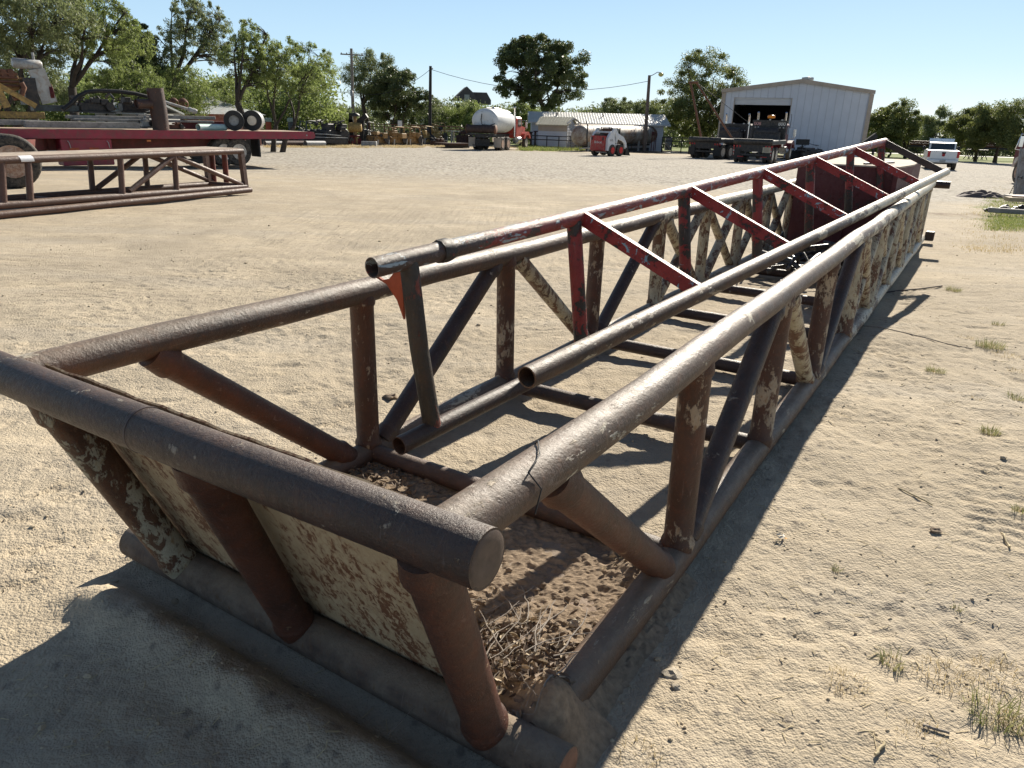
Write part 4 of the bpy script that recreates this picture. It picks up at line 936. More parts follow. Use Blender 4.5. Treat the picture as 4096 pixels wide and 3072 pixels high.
# low white building and shed
gb = gY(2120, 80); ge = gY(2650, 80); gb.z = ge.z = min(gb.z, ge.z) - .05; Wb = (ge - gb).length
BL, BM_ = fthing('low_building', 'long low white building with a ribbed metal roof and porch behind the rusty tank', 'building', gb, ge - gb)
zE = at(2400, 494, 80).z - gb.z; zR = at(2400, 456, 83).z - gb.z; Db = 6.5
MB().prism([(0, 0), (Db, 0), (Db, zE), (Db / 2, zR - .1), (0, zE)], .1, Wb - .1, 'YZ').build('wall', m_lap, BL)
m = MB(); m.prism([(-.6, zE - .12), (Db / 2, zR - .02), (Db + .4, zE), (Db + .4, zE + .12), (Db / 2, zR + .1), (-.6, zE)], -.3, Wb + .5, 'YZ'); m.build('roof', m_roofw, BL)
m = MB(); m.prism([(-2.4, zE - .42), (-.5, zE - .14), (-.5, zE - .04), (-2.4, zE - .30)], Wb * .22, Wb * .76, 'YZ'); m.build('porch_roof', m_trim, BL)
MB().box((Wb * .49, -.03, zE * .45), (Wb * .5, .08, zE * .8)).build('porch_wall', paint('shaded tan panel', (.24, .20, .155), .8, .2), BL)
for k in range(4): MB().box((Wb * (.23 + .17 * k), -2.25, zE / 2 - .2), (.12, .12, zE - .4)).build('porch_post', m_trim, BL)
for k in (.31, .62): MB().box((Wb * k, -.08, zE * .6), (.9, .06, .7)).build('window', m_glass, BL)
for k in (.2, .55): MB().tube([(Wb * k, Db * .3, zE + .5), (Wb * k, Db * .3, zE + 1.0)], .08, 8).build('roof_vent', m_dk, BL)
gs = gY(2148, 76); g2 = gY(2268, 75); gs.z = g2.z = gs.z - .03; Wd_ = (g2 - gs).length
SD, _m = fthing('garden_shed', 'small white shed with a ribbed lean-to roof left of the rusty tank', 'shed', gs, g2 - gs)
zs = at(2200, 498, 76).z - gs.z; zs2 = at(2200, 480, 76).z - gs.z
MB().prism([(0, 0), (2.8, 0), (2.8, zs), (1.4, zs2 + .2), (0, zs)], .05, Wd_ - .05, 'YZ').build('wall', m_lap, SD)
m = MB(); m.prism([(-.3, zs - .08), (1.4, zs2 + .22), (3.0, zs), (3.0, zs + .08), (1.4, zs2 + .32), (-.3, zs)], -.15, Wd_ + .15, 'YZ'); m.build('roof', corr('sand ribbed roof', (.58, .52, .36), 'X', .3, .5), SD)
MB().box((Wd_ / 2, -.02, zs - .35), (Wd_ - .1, .05, .5)).build('fascia', m_trim, SD)
# stacked wire stillages beside the shed
gs = gY(2272, 73); CG, _m = fthing('wire_cage', 'tall shiny metal cage stack between the shed and the rusty tank', 'cage', gs, (1, .1, 0))
m = MB(); hc = at(2290, 494, 73).z - gs.z
for k in range(9): m.bar((.0, 0, .2 + k * (hc - .3) / 8), (1.1, 0, .2 + k * (hc - .3) / 8), .03, .05); m.bar((.0, 1, .2 + k * (hc - .3) / 8), (1.1, 1, .2 + k * (hc - .3) / 8), .03, .05)
for x_ in (0, .28, .55, .83, 1.1): m.bar((x_, -.01, 0), (x_, -.01, hc), .04, .05, up=(1, 0, 0)); m.bar((x_, 1, 0), (x_, 1, hc), .04, .05, up=(1, 0, 0))
m.build('grid', m_steel, CG); MB().prism([(-.1, hc), (.55, hc + .5), (1.2, hc), (.55, hc + .42)], -.05, 1.1).build('top', m_lsteel, CG)
# house behind the trailer
gh = gY(590, 47); g2 = gY(830, 45); gh.z = g2.z = gh.z
HS, _m = fthing('farm_shed', 'low shed with a shiny corrugated roof and red weathered wall behind the trailer', 'shed', gh, g2 - gh)
Wh = (g2 - gh).length; z1_ = at(800, 443, 46).z - gh.z; z2_ = at(700, 366, 48).z - gh.z
MB().prism([(0, 0), (5, 0), (5, z1_ * .95), (0, z1_ * .95)], .1, Wh - .4, 'YZ').build('wall', paint('red board wall', (.22, .07, .05), .8, .4, 2, dirt=(.35, .28, .22)), HS)
m = MB(); m._add([(-.3, -.4, z1_), (Wh, -.4, z1_ * .92), (Wh, 5.2, z1_ * .92), (-.3, 5.2, z1_), (Wh * .12, 2.4, z2_), (Wh * .35, 2.4, z2_)], [(0, 1, 5, 4), (1, 2, 5), (2, 3, 4, 5), (3, 0, 4), (0, 3, 2, 1)])
m.build('roof', corr('zinc corrugated roof', (.36, .38, .38), 'X', .13, .35, .03, dirt=(.3, .2, .14)), HS)
MB().bar((-.3, -.42, z1_ + .02), (Wh, -.42, z1_ * .92 + .02), .05, .14).build('fascia', m_lsteel, HS)
gh = gY(380, 37); HS2, _m = fthing('farm_shed', 'pale walled shed seen through the gap under the black hose', 'shed', gh, (1, -.1, 0))
MB().box((1.6, 1.5, .85), (2.6, 3, 1.7)).build('wall', m_lsteel, HS2); m = MB(); m.prism([(-.3, 1.68), (1.5, 2.1), (3.3, 1.68), (3.3, 1.76), (1.5, 2.2), (-.3, 1.76)], .2, 3.0, 'YZ'); m.build('roof', MATS['zinc corrugated roof'], HS2)
MB().box((2.2, -.02, 1.1), (.6, .05, .7)).build('window', m_glass, HS2)
# dark roofed house far off
gh = at(1885, 440, 140); HZ, _m = fthing('distant_house', 'distant house with steep dark gabled roofs rising above the trees', 'house', gh + Vector((0, 0, -6)), (1, .15, 0))
k = 140 / 2891 * 1.02; m = MB(); zb_ = 6
MB().box((0, 4, 1.5), (6, 6, 9.5)).build('wall', m_lsteel, HZ)
m.prism([(-70 * k, zb_ + 1.6), (-16 * k, zb_ + 80 * k - .0), (8 * k, zb_ + 62 * k * .95), (22 * k, zb_ + 1.6)], 0, 7); m.build('roof', paint('dark shingles', (.10, .085, .085), .9, .2, 1), HZ)
MB().prism([(4 * k, zb_ + 1.0), (8 * k, zb_ + 62 * k), (60 * k, zb_ + 62 * k), (76 * k, zb_ + 36 * k), (76 * k, zb_ + 1.0)], 1.5, 8).build('roof', MATS['dark shingles'], HZ)
MB().box((-16 * k, -.02, zb_ + 40 * k), (.9, .1, 1.2)).build('window', m_lsteel, HZ)

# ------------------------------------------------------------ poles and wires
def pole(name, label, px0, py0, px1, py1, Y, r, mat, extra=None):
    b = gY(px1, Y); top = at(px0, py0, Y); o = thing(name, label, 'pole', b)
    MB().tube([(0, 0, -.2), (top.x - b.x, top.y - b.y, top.z - b.z)], [r * 1.15, r * .8], 14).build('shaft', mat, o); return o, top, b
m_pole = paint('weathered pole', (.22, .19, .16), .85, .3, 2); m_pold = paint('creosote pole', (.035, .030, .028), .8, .3, 2)
o1, t1, b1 = pole('utility_pole', 'pale wooden utility pole with a crossarm in front of the bushy tree', 1405, 194, 1415, 570, 82, .17, m_pole)
m = MB(); L_ = t1 - b1; m.bar((L_.x - 1.15, 0, L_.z - .55), (L_.x + 1.25, 0, L_.z - .62), .1, .12); m.build('crossarm', m_pole, o1)
MB().lathe([(.16, 0), (.16, .5), (.05, .55)], (L_.x - .1, -.35, L_.z - 4.6), 'Z', 12).build('transformer', m_steel, o1)
for dx in (-1.05, -.5, 1.1): MB().lathe([(.05, 0), (.07, .06), (.03, .14)], (L_.x + dx, 0, L_.z - .52), 'Z', 8).build('insulator', m_lsteel, o1)
o2, t2, b2 = pole('utility_pole', 'black creosoted utility pole standing alone left of the distant house', 1722, 264, 1719, 570, 78, .17, m_pold)
MB().lathe([(.05, 0), (.07, .06), (.03, .14)], (t2.x - b2.x + .2, 0, t2.z - b2.z - .3), 'Z', 8).build('insulator', m_lsteel, o2)
o3, t3, b3 = pole('lamp_pole', 'brown yard light pole with a curved arm rising behind the rusty tank', 2598, 301, 2577, 590, 74, .17, paint('brown pole', (.13, .10, .08), .8, .3, 2))
L3 = t3 - b3; k = 74 / 2891; MB().tube([(L3.x, 0, L3.z - .1), (L3.x + 12 * k, 0, L3.z + .03), (L3.x + 28 * k, 0, L3.z + .28), (L3.x + 40 * k, 0, L3.z + .26)], .035, 8).build('arm', m_steel, o3)
MB().lathe([(.1, -.3), (.26, -.16), (.24, -.02), (.1, .06)], (L3.x + 42 * k, 0, L3.z + .2), 'Z', 14).build('lamp_head', paint('yellowed lamp', (.55, .50, .16), .3, .1), o3)
def wire_(p, q, sag, label):
    m = MB(); m.tube([p.lerp(q, i / 12) - Vector((0, 0, sag * 4 * (i / 12) * (1 - i / 12))) for i in range(13)], .022, 5); return tag(m.build('overhead_wire', m_blk), label, 'wire')
wire_(t2 - Vector((0, 0, .3)), t3 - Vector((0, 0, .5)), 1.35, 'overhead wire sagging from the black pole to the yard light')
wire_(t1 - Vector((0, 0, 4.2)), t2 - Vector((0, 0, .3)), 1.0, 'overhead wire between the crossarm pole and the black pole')
wire_(at(1200, 330, 78), t1 - Vector((0, 0, 4.2)), .3, 'overhead wire running left from the crossarm pole')

# ------------------------------------------------------------ vehicles
def local_px(M, px, y=0.0, z=0.0, lo=-15, hi=20):
    return 0
def text_part(txt, size, c, rot, mat, parent, name='lettering', depth=.004):
    M = Matrix.Translation(c) @ rot
    return text_mb(txt, size, M, depth).build(name, mat, parent)
RX90 = Matrix.Rotation(R(90), 4, 'X')
REAR = Matrix.Rotation(R(-90), 4, 'Z') @ RX90      # lettering read from behind (facing local -x)
RIGHT = RX90                                        # read from the right-hand side (facing local -y)
m_lett = paint('white lettering', (.72, .70, .66), .6, .05, 3); m_lettr = paint('reddish lettering', (.62, .34, .32), .6, .05, 3)
m_bed = paint('bed black', (.03, .029, .029), .55, .3, 3, dirt=(.12, .10, .08), dirt_amt=.4)
m_amber = paint('amber beacon', (.75, .25, .02), .3, .1, 2); m_redl = paint('red lens', (.40, .02, .02), .3, .1, 3)
m_bedtop = paint('worn bright deck plate', (.62, .58, .50), .4, .2, 2, dirt=(.35, .3, .24))
def truck_base(name, label, px, py, az, wb, group=None, off=0.0):
    """local x forward, y left, origin under the right rear tandem centre"""
    P = gp(px, py); P.z -= off; d = Vector((math.sin(R(az)), math.cos(R(az)), 0))
    return fthing(name, label, 'truck', P, d, group)
def tandem(tr, rim, R_=.52, y0=0.15, wd=2.2, gap=1.3, x0=0.0):
    for x in (x0, x0 + gap):
        for y, f in ((y0, -1), (y0 + .34, -1), (y0 + wd - .34, 1), (y0 + wd, 1)): wheel(tr, (x, y, R_), R_, .27, rim, f, .6)
    m = MB()
    for x in (x0, x0 + gap): m.tube([(x, y0, R_), (x, y0 + wd, R_)], .1, 10)
    m.build('axle', m_dk, tr)
def cab(tr, x, mat, w=2.2, h=2.6, hood=1.6, y0=.1):
    """conventional cab with hood, windows, mirrors, stacks"""
    yc = y0 + w / 2; cb = MB(); cb.box((x + .75, yc, 1.75), (1.5, w * .9, 1.7), bev=.12).build('cab', mat, tr)
    MB().box((x - .02, yc, 2.15), (.05, w * .42, .42)).build('rear_window', m_glass, tr)
    for s in (-1, 1): MB().box((x + .85, yc + s * w * .45, 2.12), (.8, .05, .55)).build('side_window', m_glass, tr)
    MB().prism([(x + 1.5, .95), (x + 1.5, 1.95), (x + 1.5 + hood, 1.75), (x + 1.55 + hood, 1.0)], yc - w * .33, yc + w * .33).build('hood', mat, tr)
    for s in (-1, 1):
        MB().prism([(x + 1.2, .85), (x + 1.5, 1.25), (x + 1.9, 1.4), (x + 2.5, 1.4), (x + 2.9, 1.1), (x + 3.0, .85), (x + 2.75, .85), (x + 2.6, 1.1), (x + 1.9, 1.15), (x + 1.6, .85)], yc + s * w * .5 - .18, yc + s * w * .5 + .18).build('fender', mat, tr)
        wheel(tr, (x + 2.2, yc + s * w * .47, .52), .52, .28, m_rimw, s, .6)
        m = MB(); q = yc + s * (w * .45); m.tube([(x + 1.3, q, 2.3), (x + 1.3, q + s * .42, 2.32), (x + 1.3, q + s * .45, 1.6), (x + 1.3, q, 1.5)], .018, 6); m.box((x + 1.3, q + s * .44, 1.95), (.06, .2, .5)); m.build('mirror', m_chrome, tr)
        MB().tube([(x - .18, yc + s * w * .42, 1.0), (x - .18, yc + s * w * .42, 2.7), (x - .18, yc + s * w * .42, 3.15), (x - .30, yc + s * w * .42, 3.32)], .075, 12).build('exhaust_stack', m_chrome, tr)
        MB().tube([(x + .1, yc + s * w * .42, .75), (x + 1.1, yc + s * w * .42, .75)], .28, 18).build('fuel_tank', m_chrome, tr)
# tanker
m_drust0 = paint('brown tray', (.05, .03, .026), .7, .4, 4, dirt=(.12, .08, .06))
TK, _m = truck_base('tanker_truck', 'red cab tanker truck with a round white tank, parked seen from behind', 2016, 602, 20, 5)
tandem(TK, m_rimr, .52, .0, 2.2, 1.25, -.6)
MB().box((1.6, 1.1, 1.12), (8.2, .8, .25)).build('chassis', m_dk, TK)
m = MB(); prof = [(0, -1.6), (.55, -1.72), (.80, -1.66), (.97, -1.5), (1.0, -1.4), (1.0, 2.3), (.97, 2.42), (.8, 2.55), (0, 2.62)]
m.lathe(prof, (0, 0, 0), 'X', 36); m.v = [(x, y * 1.12 + 1.1, z * .93 + 2.22) for x, y, z in m.v]
tkb = m.build('tank', paint('chalky white tank', (.66, .67, .66), .5, .1, 1.2, dirt=(.36, .32, .28), dirt_amt=.25), TK)
MB().tube([(-1.2, 1.1, 3.18), (2.1, 1.1, 3.18)], .05, 8).build('walkway_rail', m_lsteel, TK); MB().box((.4, 1.1, 3.17), (1.0, .5, .14), bev=.04).build('hatch', m_lsteel, TK)
MB().tube([(-1.75, .1, 2.05), (-1.9, .5, 1.9), (-1.8, 1.2, 1.95), (-1.75, 1.3, 2.3), (-1.73, 1.25, 2.75)], .03, 8).build('hose', m_blk, TK)
MB().tube([(-2.15, -.1, 1.62), (-2.15, 2.3, 1.62)], .30, 20).build('hose_tray', m_drust0, TK)
for s in (-.1, 2.3): MB().lathe([(.0, -.02), (.33, -.02), (.34, .02), (.0, .03)], (-2.15, s, 1.62), 'Y', 20).build('tray_ring', m_rust, TK)
MB().box((-2.15, 1.1, 1.22), (.6, 2.3, .12)).build('rear_deck', m_dk, TK); MB().box((-1.9, 1.1, .62), (.25, 1.2, .5)).build('bumper', m_dk, TK)
MB().box((-2.3, 1.1, .42), (.1, 1.3, .08)).build('bumper_bar', m_dk, TK)
for s in (.02, 2.2): MB().box((-1.45, s, .62), (.03, .58, .72)).build('mud_flap', paint('dusty flap', (.42, .36, .30), .8, .15), TK)
cab(TK, 3.0, paint('tanker red', (.42, .045, .03), .5, .2, 2, dirt=(.3, .18, .13)), 2.2, 2.6, 1.5, 0)
# gin-pole bed truck (left) and bed truck 800 (right)
def bed_truck(label, px, py, az, rack_h, numbers, gin):
    t_, _M = truck_base('bed_truck', label, px, py, az, 5, 'dark oilfield bed trucks at the workshop')
    tandem(t_, m_rimw, .52, -.02 + .05, 2.25, 1.28, -.4)
    MB().box((1.4, 1.15, 1.34), (5.0, 2.5, .28), bev=.03).build('bed', m_bed, t_); MB().box((1.4, 1.15, 1.487), (4.95, 2.44, .012)).build('bed_top', m_bedtop, t_)
    MB().tube([(-1.1, -.12, 1.40), (-1.1, 2.42, 1.40)], .17, 18).build('tail_roller', m_bed, t_)
    m = MB(); m.box((-.95, 1.15, .98), (.12, 2.2, .45)); m.box((-.98, 1.15, .55), (.1, 2.0, .12)); m.box((-.95, .7, .8), (.1, .12, .6)); m.box((-.95, 1.6, .8), (.1, .12, .6)); m.build('rear_frame', m_dk, t_)
    for s in (.1, 2.2):
        MB().box((-1.05, s, .58), (.025, .56, .62)).build('mud_flap', m_blk, t_)
        lm = MB()
        for k in range(3): lm.box((-1.03, s + (-.2 + .2 * k), 1.08), (.03, .1, .12))
        lm.build('tail_lamp', m_redl, t_)
    cab(t_, 4.3, m_bed if gin else paint('dark red cab', (.10, .012, .016), .45, .2, 2), 2.3, 2.6, 1.5, 0)
    m = MB(); rh = rack_h
    for s in (.02, 2.28): m.bar((3.55, s, 1.45), (3.62, s, rh), .12, .12, up=(1, 0, 0))
    m.box((3.6, 1.15, rh), (.18, 2.4, .14)); m.box((3.6, 1.15, rh - .34), (.08, 2.2, .06)); m.build('headache_rack', m_bed, t_)
    MB().box((3.58, 1.15, rh - .18), (.04, 2.3, .30)).build('rack_board', m_bed, t_)
    m = MB(); m.box((3.2, 1.15, 1.75), (.7, 1.8, .55), bev=.05); m.tube([(3.1, .4, 2.0), (3.1, 1.9, 2.0)], .28, 16); m.build('winch', m_dk, t_)
    MB().box((3.62, 1.15, 1.95), (.06, 2.2, .85)).build('lower_board', m_dk, t_)
    for k in (.15, .4, 1.9, 2.1): MB().lathe([(.05, 0), (.06, -.03), (.0, -.04)], (3.5, k, rh - .42), 'X', 12).build('work_lamp', m_lsteel, t_)
    for k in (.3, 1.15, 2.0): MB().box((3.5, k, rh + .10), (.1, .12, .08)).build('marker_lamp', m_lsteel, t_)
    if numbers:
        text_part('008', .34, (3.545, 2.0, rh - .18), REAR, m_lettr, t_); text_part('800', .34, (3.545, .3, rh - .18), REAR, m_lett, t_)
        MB().lathe([(.0, 0), (.26, 0), (.28, .12), (.22, .2), (0, .22)], (3.6, 1.1, rh + .2), 'Z', 16).build('beacon', m_amber, t_)
        sg = MB().box((-1.08, .22, .88), (.02, .52, .34)).build('placard', paint('faded placard', (.42, .37, .28), .7, .15), t_)
        m = MB()
        for k in range(4): m.box((-1.093, .22, .98 - .065 * k), (.003, .40 - .06 * (k % 2), .018))
        m.build('placard_lines', m_dk, sg)
        for s in (-.08, 2.38):
            m = MB(); m.box((-1.06, s, .72), (.03, .05, .5)); m.build('reflector', m_redl, t_); m = MB(); m.box((-1.08, s, .80), (.03, .052, .12)); m.box((-1.08, s, .58), (.03, .052, .12)); m.build('reflector', m_lsteel, t_)
        MB().box((-1.08, .35, .42), (.02, .4, .05)).build('reflector', m_redl, t_); MB().box((-1.08, 1.9, .42), (.02, .4, .05)).build('reflector', m_redl, t_)
        MB().tube([(4.6, -.1, 2.3), (4.55, -.12, 3.0), (4.5, -.1, 3.25)], .02, 6).build('antenna', m_blk, t_)
    return t_, _M
BT1, M1 = bed_truck('dark gin-pole bed truck parked left, with a tall pole frame over its flat bed', 2893, 637, 41, 2.5, 0, 1)
BT2, M2 = bed_truck('dark red bed truck 800 with an orange beacon, parked nearer the workshop door', 3085, 654, 29, 2.72, 1, 0)
m = MB(); a1 = M1.inverted() @ at(2890, 566, 60.0); _y1 = (M1 @ Vector((2.0, 1, 0))).y; topg = M1.inverted() @ at(2786, 330, _y1); tl2 = M1.inverted() @ at(2762, 330, _y1); a2 = M1.inverted() @ at(2782, 556, _y1)
m.tube([(a1.x, .3, 1.5), topg], .075, 10); m.tube([(a2.x, 2.3, 1.5), tl2], .085, 10); m.tube([tl2 + Vector((0, .15, 0)), topg + Vector((0, -.15, 0))], .09, 10)
m.build('gin_pole', m_rust, BT1); MB().tube([topg, (3.6, .1, 2.75), (3.5, 0, 1.5)], .02, 5).build('cable', m_blk, BT1)
# skid steer loader
LD, ML = fthing('skid_loader', 'small red and white skid steer loader standing on the gravel before the rusty tank', 'loader', gp(2462, 625), (math.sin(R(42)), math.cos(R(42)), 0))
m_wl = paint('loader white', (.70, .70, .70), .4, .06, 2, dirt=(.45, .4, .33), dirt_amt=.2); m_rl = paint('loader red', (.40, .035, .03), .5, .15, 2, dirt=(.3, .2, .15))
m_rr = paint('red rim', (.55, .03, .03), .5, .1)
for x in (-.62, .45):
    for y, f in ((.0, -1), (1.42, 1)): wheel(LD, (x, y, .42), .42, .30, m_rr, f, .55)
MB().prism([(-.9, .35), (-.75, .22), (.85, .25), (.9, .7), (.5, .85), (-.9, .85)], .2, 1.22).build('chassis', m_wl, LD)
MB().prism([(-1.45, .42), (-1.2, .34), (-.95, .34), (-.95, 1.42), (-1.38, 1.42), (-1.42, .9)], .12, 1.30).build('engine_door', m_rl, LD)
text_part('Bobcat', .24, (-1.44, .62, .98), REAR, m_lett, LD); 
for s in (.22, 1.2): MB().box((-1.41, s, 1.22), (.03, .12, .22)).build('tail_lamp', m_dk, LD)
for s in (.07, 1.35):
    m = MB(); m.prism([(-1.2, .40), (-.55, .42), (-.25, .95), (-.35, 1.2), (-.45, 1.78), (-.85, 1.68), (-1.2, 1.25)], s - .09 - (.06 if s < 1 else -.06), s + .09 - (.06 if s < 1 else -.06)); m.build('side_post', m_wl, LD)
    m = MB(); m.prism([(-.78, 1.6), (-.5, 1.95), (-.25, 1.95), (.0, 1.6), (.75, 1.35), (1.15, .95), (1.25, .55), (1.05, .52), (.92, .9), (.62, 1.08), (.0, 1.2), (-.1, .9), (-.2, .95), (-.22, 1.35), (-.42, 1.72), (-.62, 1.5)], s - .055 - (.12 if s < 1 else -.12), s + .055 - (.12 if s < 1 else -.12)); m.build('lift_arm', m_wl, LD)
MB().box((-.72, .71, 1.68), (.12, 1.3, .1)).build('cross_member', m_wl, LD)
cbm = MB(); cbm.box((.15, .71, 1.45), (1.05, .9, 1.0), bev=.06); cb_ = cbm.build('cab', m_glass, LD)
MB().box((.15, .71, 2.0), (1.15, .98, .06), bev=.02).build('cab_roof', m_wl, cb_)
m = MB()
for x in (-.38, .68):
    for y in (.24, 1.18): m.bar((x, y, .95), (x, y, 1.98), .07, .07, up=(1, 0, 0))
m.build('cab_post', m_blk, cb_)
MB().box((-1.0, .71, 1.48), (.6, .8, .12)).build('engine_cover', m_dk, LD)
MB().prism([(1.1, .05), (1.75, .02), (1.35, .6), (1.1, .6)], -.12, 1.54).build('bucket', m_blk, LD)
text_part('S125', .19, (-.78, -.085, 1.12), RIGHT, m_dk, LD)
# pickup
PK, MP = fthing('pickup_truck', 'white pickup truck with its hood up, parked on the gravel at the far right', 'pickup', gp(3818, 680), (math.sin(R(25.5)), math.cos(R(25.5)), 0))
m_twp = m_white
for x, in ((.0,), (3.6,)):
    for y, f in ((.12, -1), (1.68, 1)): wheel(PK, (x, y, .40), .40, .27, m_rimw, f, .58)
body = MB(); body.prism([(-1.25, .62), (-1.25, 1.22), (.95, 1.25), (2.95, 1.22), (4.4, 1.12), (4.55, .6), (4.1, .55), (4.0, .75), (3.6, .88), (3.2, .75), (3.1, .5), (.5, .5), (.4, .75), (0, .88), (-.4, .75), (-.5, .6)], .0, 1.85)
body.build('body', m_twp, PK)
MB().prism([(.95, 1.22), (1.15, 1.68), (1.3, 1.74), (2.4, 1.72), (3.0, 1.22)], .12, 1.73).build('cab', m_twp, PK)
MB().prism([(.93, 1.28), (1.09, 1.65), (1.13, 1.65), (.97, 1.28)], .22, 1.63).build('rear_window', m_glass, PK)
for s in (.10, 1.75): MB().prism([(1.2, 1.28), (1.3, 1.64), (2.3, 1.64), (2.75, 1.28)], s - .012, s + .012).build('side_window', m_glass, PK)
MB().box((-1.27, .925, .98), (.05, 1.55, .52), bev=.02).build('tailgate', m_twp, PK); MB().box((-1.30, .925, 1.10), (.02, .22, .10)).build('gate_handle', m_blk, PK)
MB().lathe([(0, 0), (.10, -.005), (.10, .005), (0, .006)], (-1.303, .925, .97), 'X', 12).build('emblem', m_redl, PK)
for s in (.07, 1.78): MB().box((-1.26, s, 1.02), (.06, .15, .42), bev=.02).build('tail_light', m_redl, PK)
MB().box((-1.38, .925, .58), (.22, 1.8, .2), bev=.05).build('bumper', m_twp, PK); MB().box((-1.50, .925, .60), (.02, .34, .14)).build('licence_plate', m_lsteel, PK)
MB().tube([(0, .1, .42), (0, 1.75, .42)], .08, 8).build('axle', m_dk, PK); MB().box((.2, .9, .5), (2, .8, .2)).build('underbody', m_dk, PK)
for s in (-.14, 1.99): MB().box((2.35, s, 1.32), (.12, .2, .26), bev=.03).build('mirror', m_blk, PK)
m = MB(); m.prism([(3.0, 1.25), (3.12, 1.93), (3.17, 1.96), (3.22, 1.92), (3.08, 1.25)], .15, 1.7); m.build('raised_hood', paint('pale blue hood underside', (.45, .55, .66), .4, .06), PK)
# rusty tank
ga = gp(2338, 607); gb2 = gp(2655, 604); ga.z = gb2.z = min(ga.z, gb2.z)
TN, MT = fthing('storage_tank', 'long rusty white horizontal pressure tank on legs behind the loader', 'tank', ga, gb2 - ga); LTk = (gb2 - ga).length
YT = (ga.y + gb2.y) / 2; rT = (at(2480, 503, YT).z - at(2480, 578, YT).z) / 2; zT = at(2480, 540, YT).z - ga.z
prof = [(.001, 0)] + [(rT * math.sin(a), rT * .75 * (1 - math.cos(a))) for a in [k * math.pi / 16 for k in range(1, 9)]] + [(rT, LTk - rT * .9)] + [(rT * math.cos(a), LTk - rT * .9 + rT * .9 * math.sin(a)) for a in [k * math.pi / 16 for k in range(1, 8)]] + [(.001, LTk)]
MB().lathe(prof, (0, rT, zT), 'X', 40).build('shell', flaky('rusting white tank', (.20, .11, .065), (.50, .45, .38), None, cover=.52, scale=.6, rough=.6, sharp=.10, dust=.1), TN)
for k in (.06, .30, .66, .90): MB().bar((LTk * k, .25, 0), (LTk * k, .25, zT - rT * .6), .16, .12, up=(1, 0, 0)).build('leg', m_lsteel, TN)
MB().box((LTk / 2, rT, zT - rT - .12), (LTk * .8, .5, .14)).build('cradle', m_dk, TN)
MB().box((LTk * .5, .9, .2), (LTk * .85, .5, .3)).build('base_beam', m_dk, TN)
text_part('Pat', .8, (LTk * .54, -.0, zT + .15), RIGHT, m_lsteel, TN)
m = MB(); x_ = LTk * .79
for q in (-.5, .15, .55): m.bar((x_ + q, -.35, .1), (x_ + q, -.35, zT + rT * .25), .06, .06, up=(1, 0, 0))
m.bar((x_ - .5, -.35, zT + rT * .25), (x_ + .6, -.35, zT + rT * .25), .06, .06); m.box((x_ - .4, -.4, zT + .15), (.25, .15, .35)); m.build('valve_stand', m_tread, TN)
MB().tube([(.3, .0, 0), (.25, -.1, .8), (.1, -.1, zT), (.25, -.05, zT + rT * .9), (.5, .2, zT + rT * 1.35), (.7, .3, zT + rT * 1.3)], .06, 10).build('fill_hose', m_blk, TN)
MB().tube([(LTk - .2, -.2, .9), (LTk + .5, -.35, .45), (LTk + 1.0, -.3, .42)], .08, 10).build('outlet_pipe', m_lsteel, TN)
MB().tube([(-1.0, 0, .55), (-.4, -.1, .62), (1.6, -.1, .60)], .05, 8).build('tow_bar', m_lsteel, TN)
P = gp(2620, 613); m = MB(); m.tube([P + Vector((math.cos(a) * 2.4 - 1, math.sin(a) * 1.2, .06)) for a in [k * .35 for k in range(-9, 8)]], .05, 6); tag(m.build('ground_hose', m_blk), 'black hose looped on the gravel in front of the right end of the tank', 'hose')
P = gp(2672, 603); t_ = thing('electric_box', 'small grey upright utility box by the corner of the low white building', 'utility box', P); MB().box((0, .3, .75), (.7, .4, 1.4), bev=.04).build('cabinet', m_steel, t_); m = MB(); m.tube([(-1.3, .1, 0), (-.95, .1, 1.1), (-.6, .1, 0)], .05, 6); m.tube([(-.95, .1, 1.1), (-.3, 0, .5), (.1, -.2, .05)], .04, 6); m.build('stand', m_dk, t_)
# steel tables and frames left of the loader
def table(name, label, px0, px1, py, ytop, dep, mat, cat='steel stand', ladder=0, brk=0):
    a, b = gp(px0, py), gp(px1, py); t_, M_ = fthing(name, label, cat, a, b - a); L = (b - a).length; h = at((px0 + px1) / 2, ytop, (a.y + b.y) / 2).z - a.z
    for x in (.06, L - .06):
        for y in (0, dep): MB().bar((x, y, 0), (x, y, h), .14, .14, up=(1, 0, 0)).build('leg', mat, t_)
    MB().box((L / 2, dep / 2, h), (L + .25, dep + .2, .1)).build('top', mat, t_)
    m = MB(); m.box((L / 2, 0, h * .52), (L, .05, .08))
    for k in range(brk): m.prism([(L * (k + .2) / brk, h), (L * (k + .8) / brk, h), (L * (k + .7) / brk, h * .62), (L * (k + .3) / brk, h * .58)], -.03, .03)
    m.build('bracing', mat, t_); return t_
m_drust = paint('dark rusty steel', (.055, .026, .02), .75, .4, 4, dirt=(.12, .07, .05))
table('steel_table', 'dark rusty steel table frame standing in the grass in front of the white shed', 2178, 2236, 592, 527, 1.2, m_drust, brk=3)
table('steel_stand', 'narrow dark rusty stand just right of the tanker truck cab', 2106, 2124, 590, 528, .8, m_drust, brk=2)
table('steel_stand', 'tall narrow rusty post frame against the wire cage left of the tank', 2254, 2262, 590, 518, .5, m_drust)
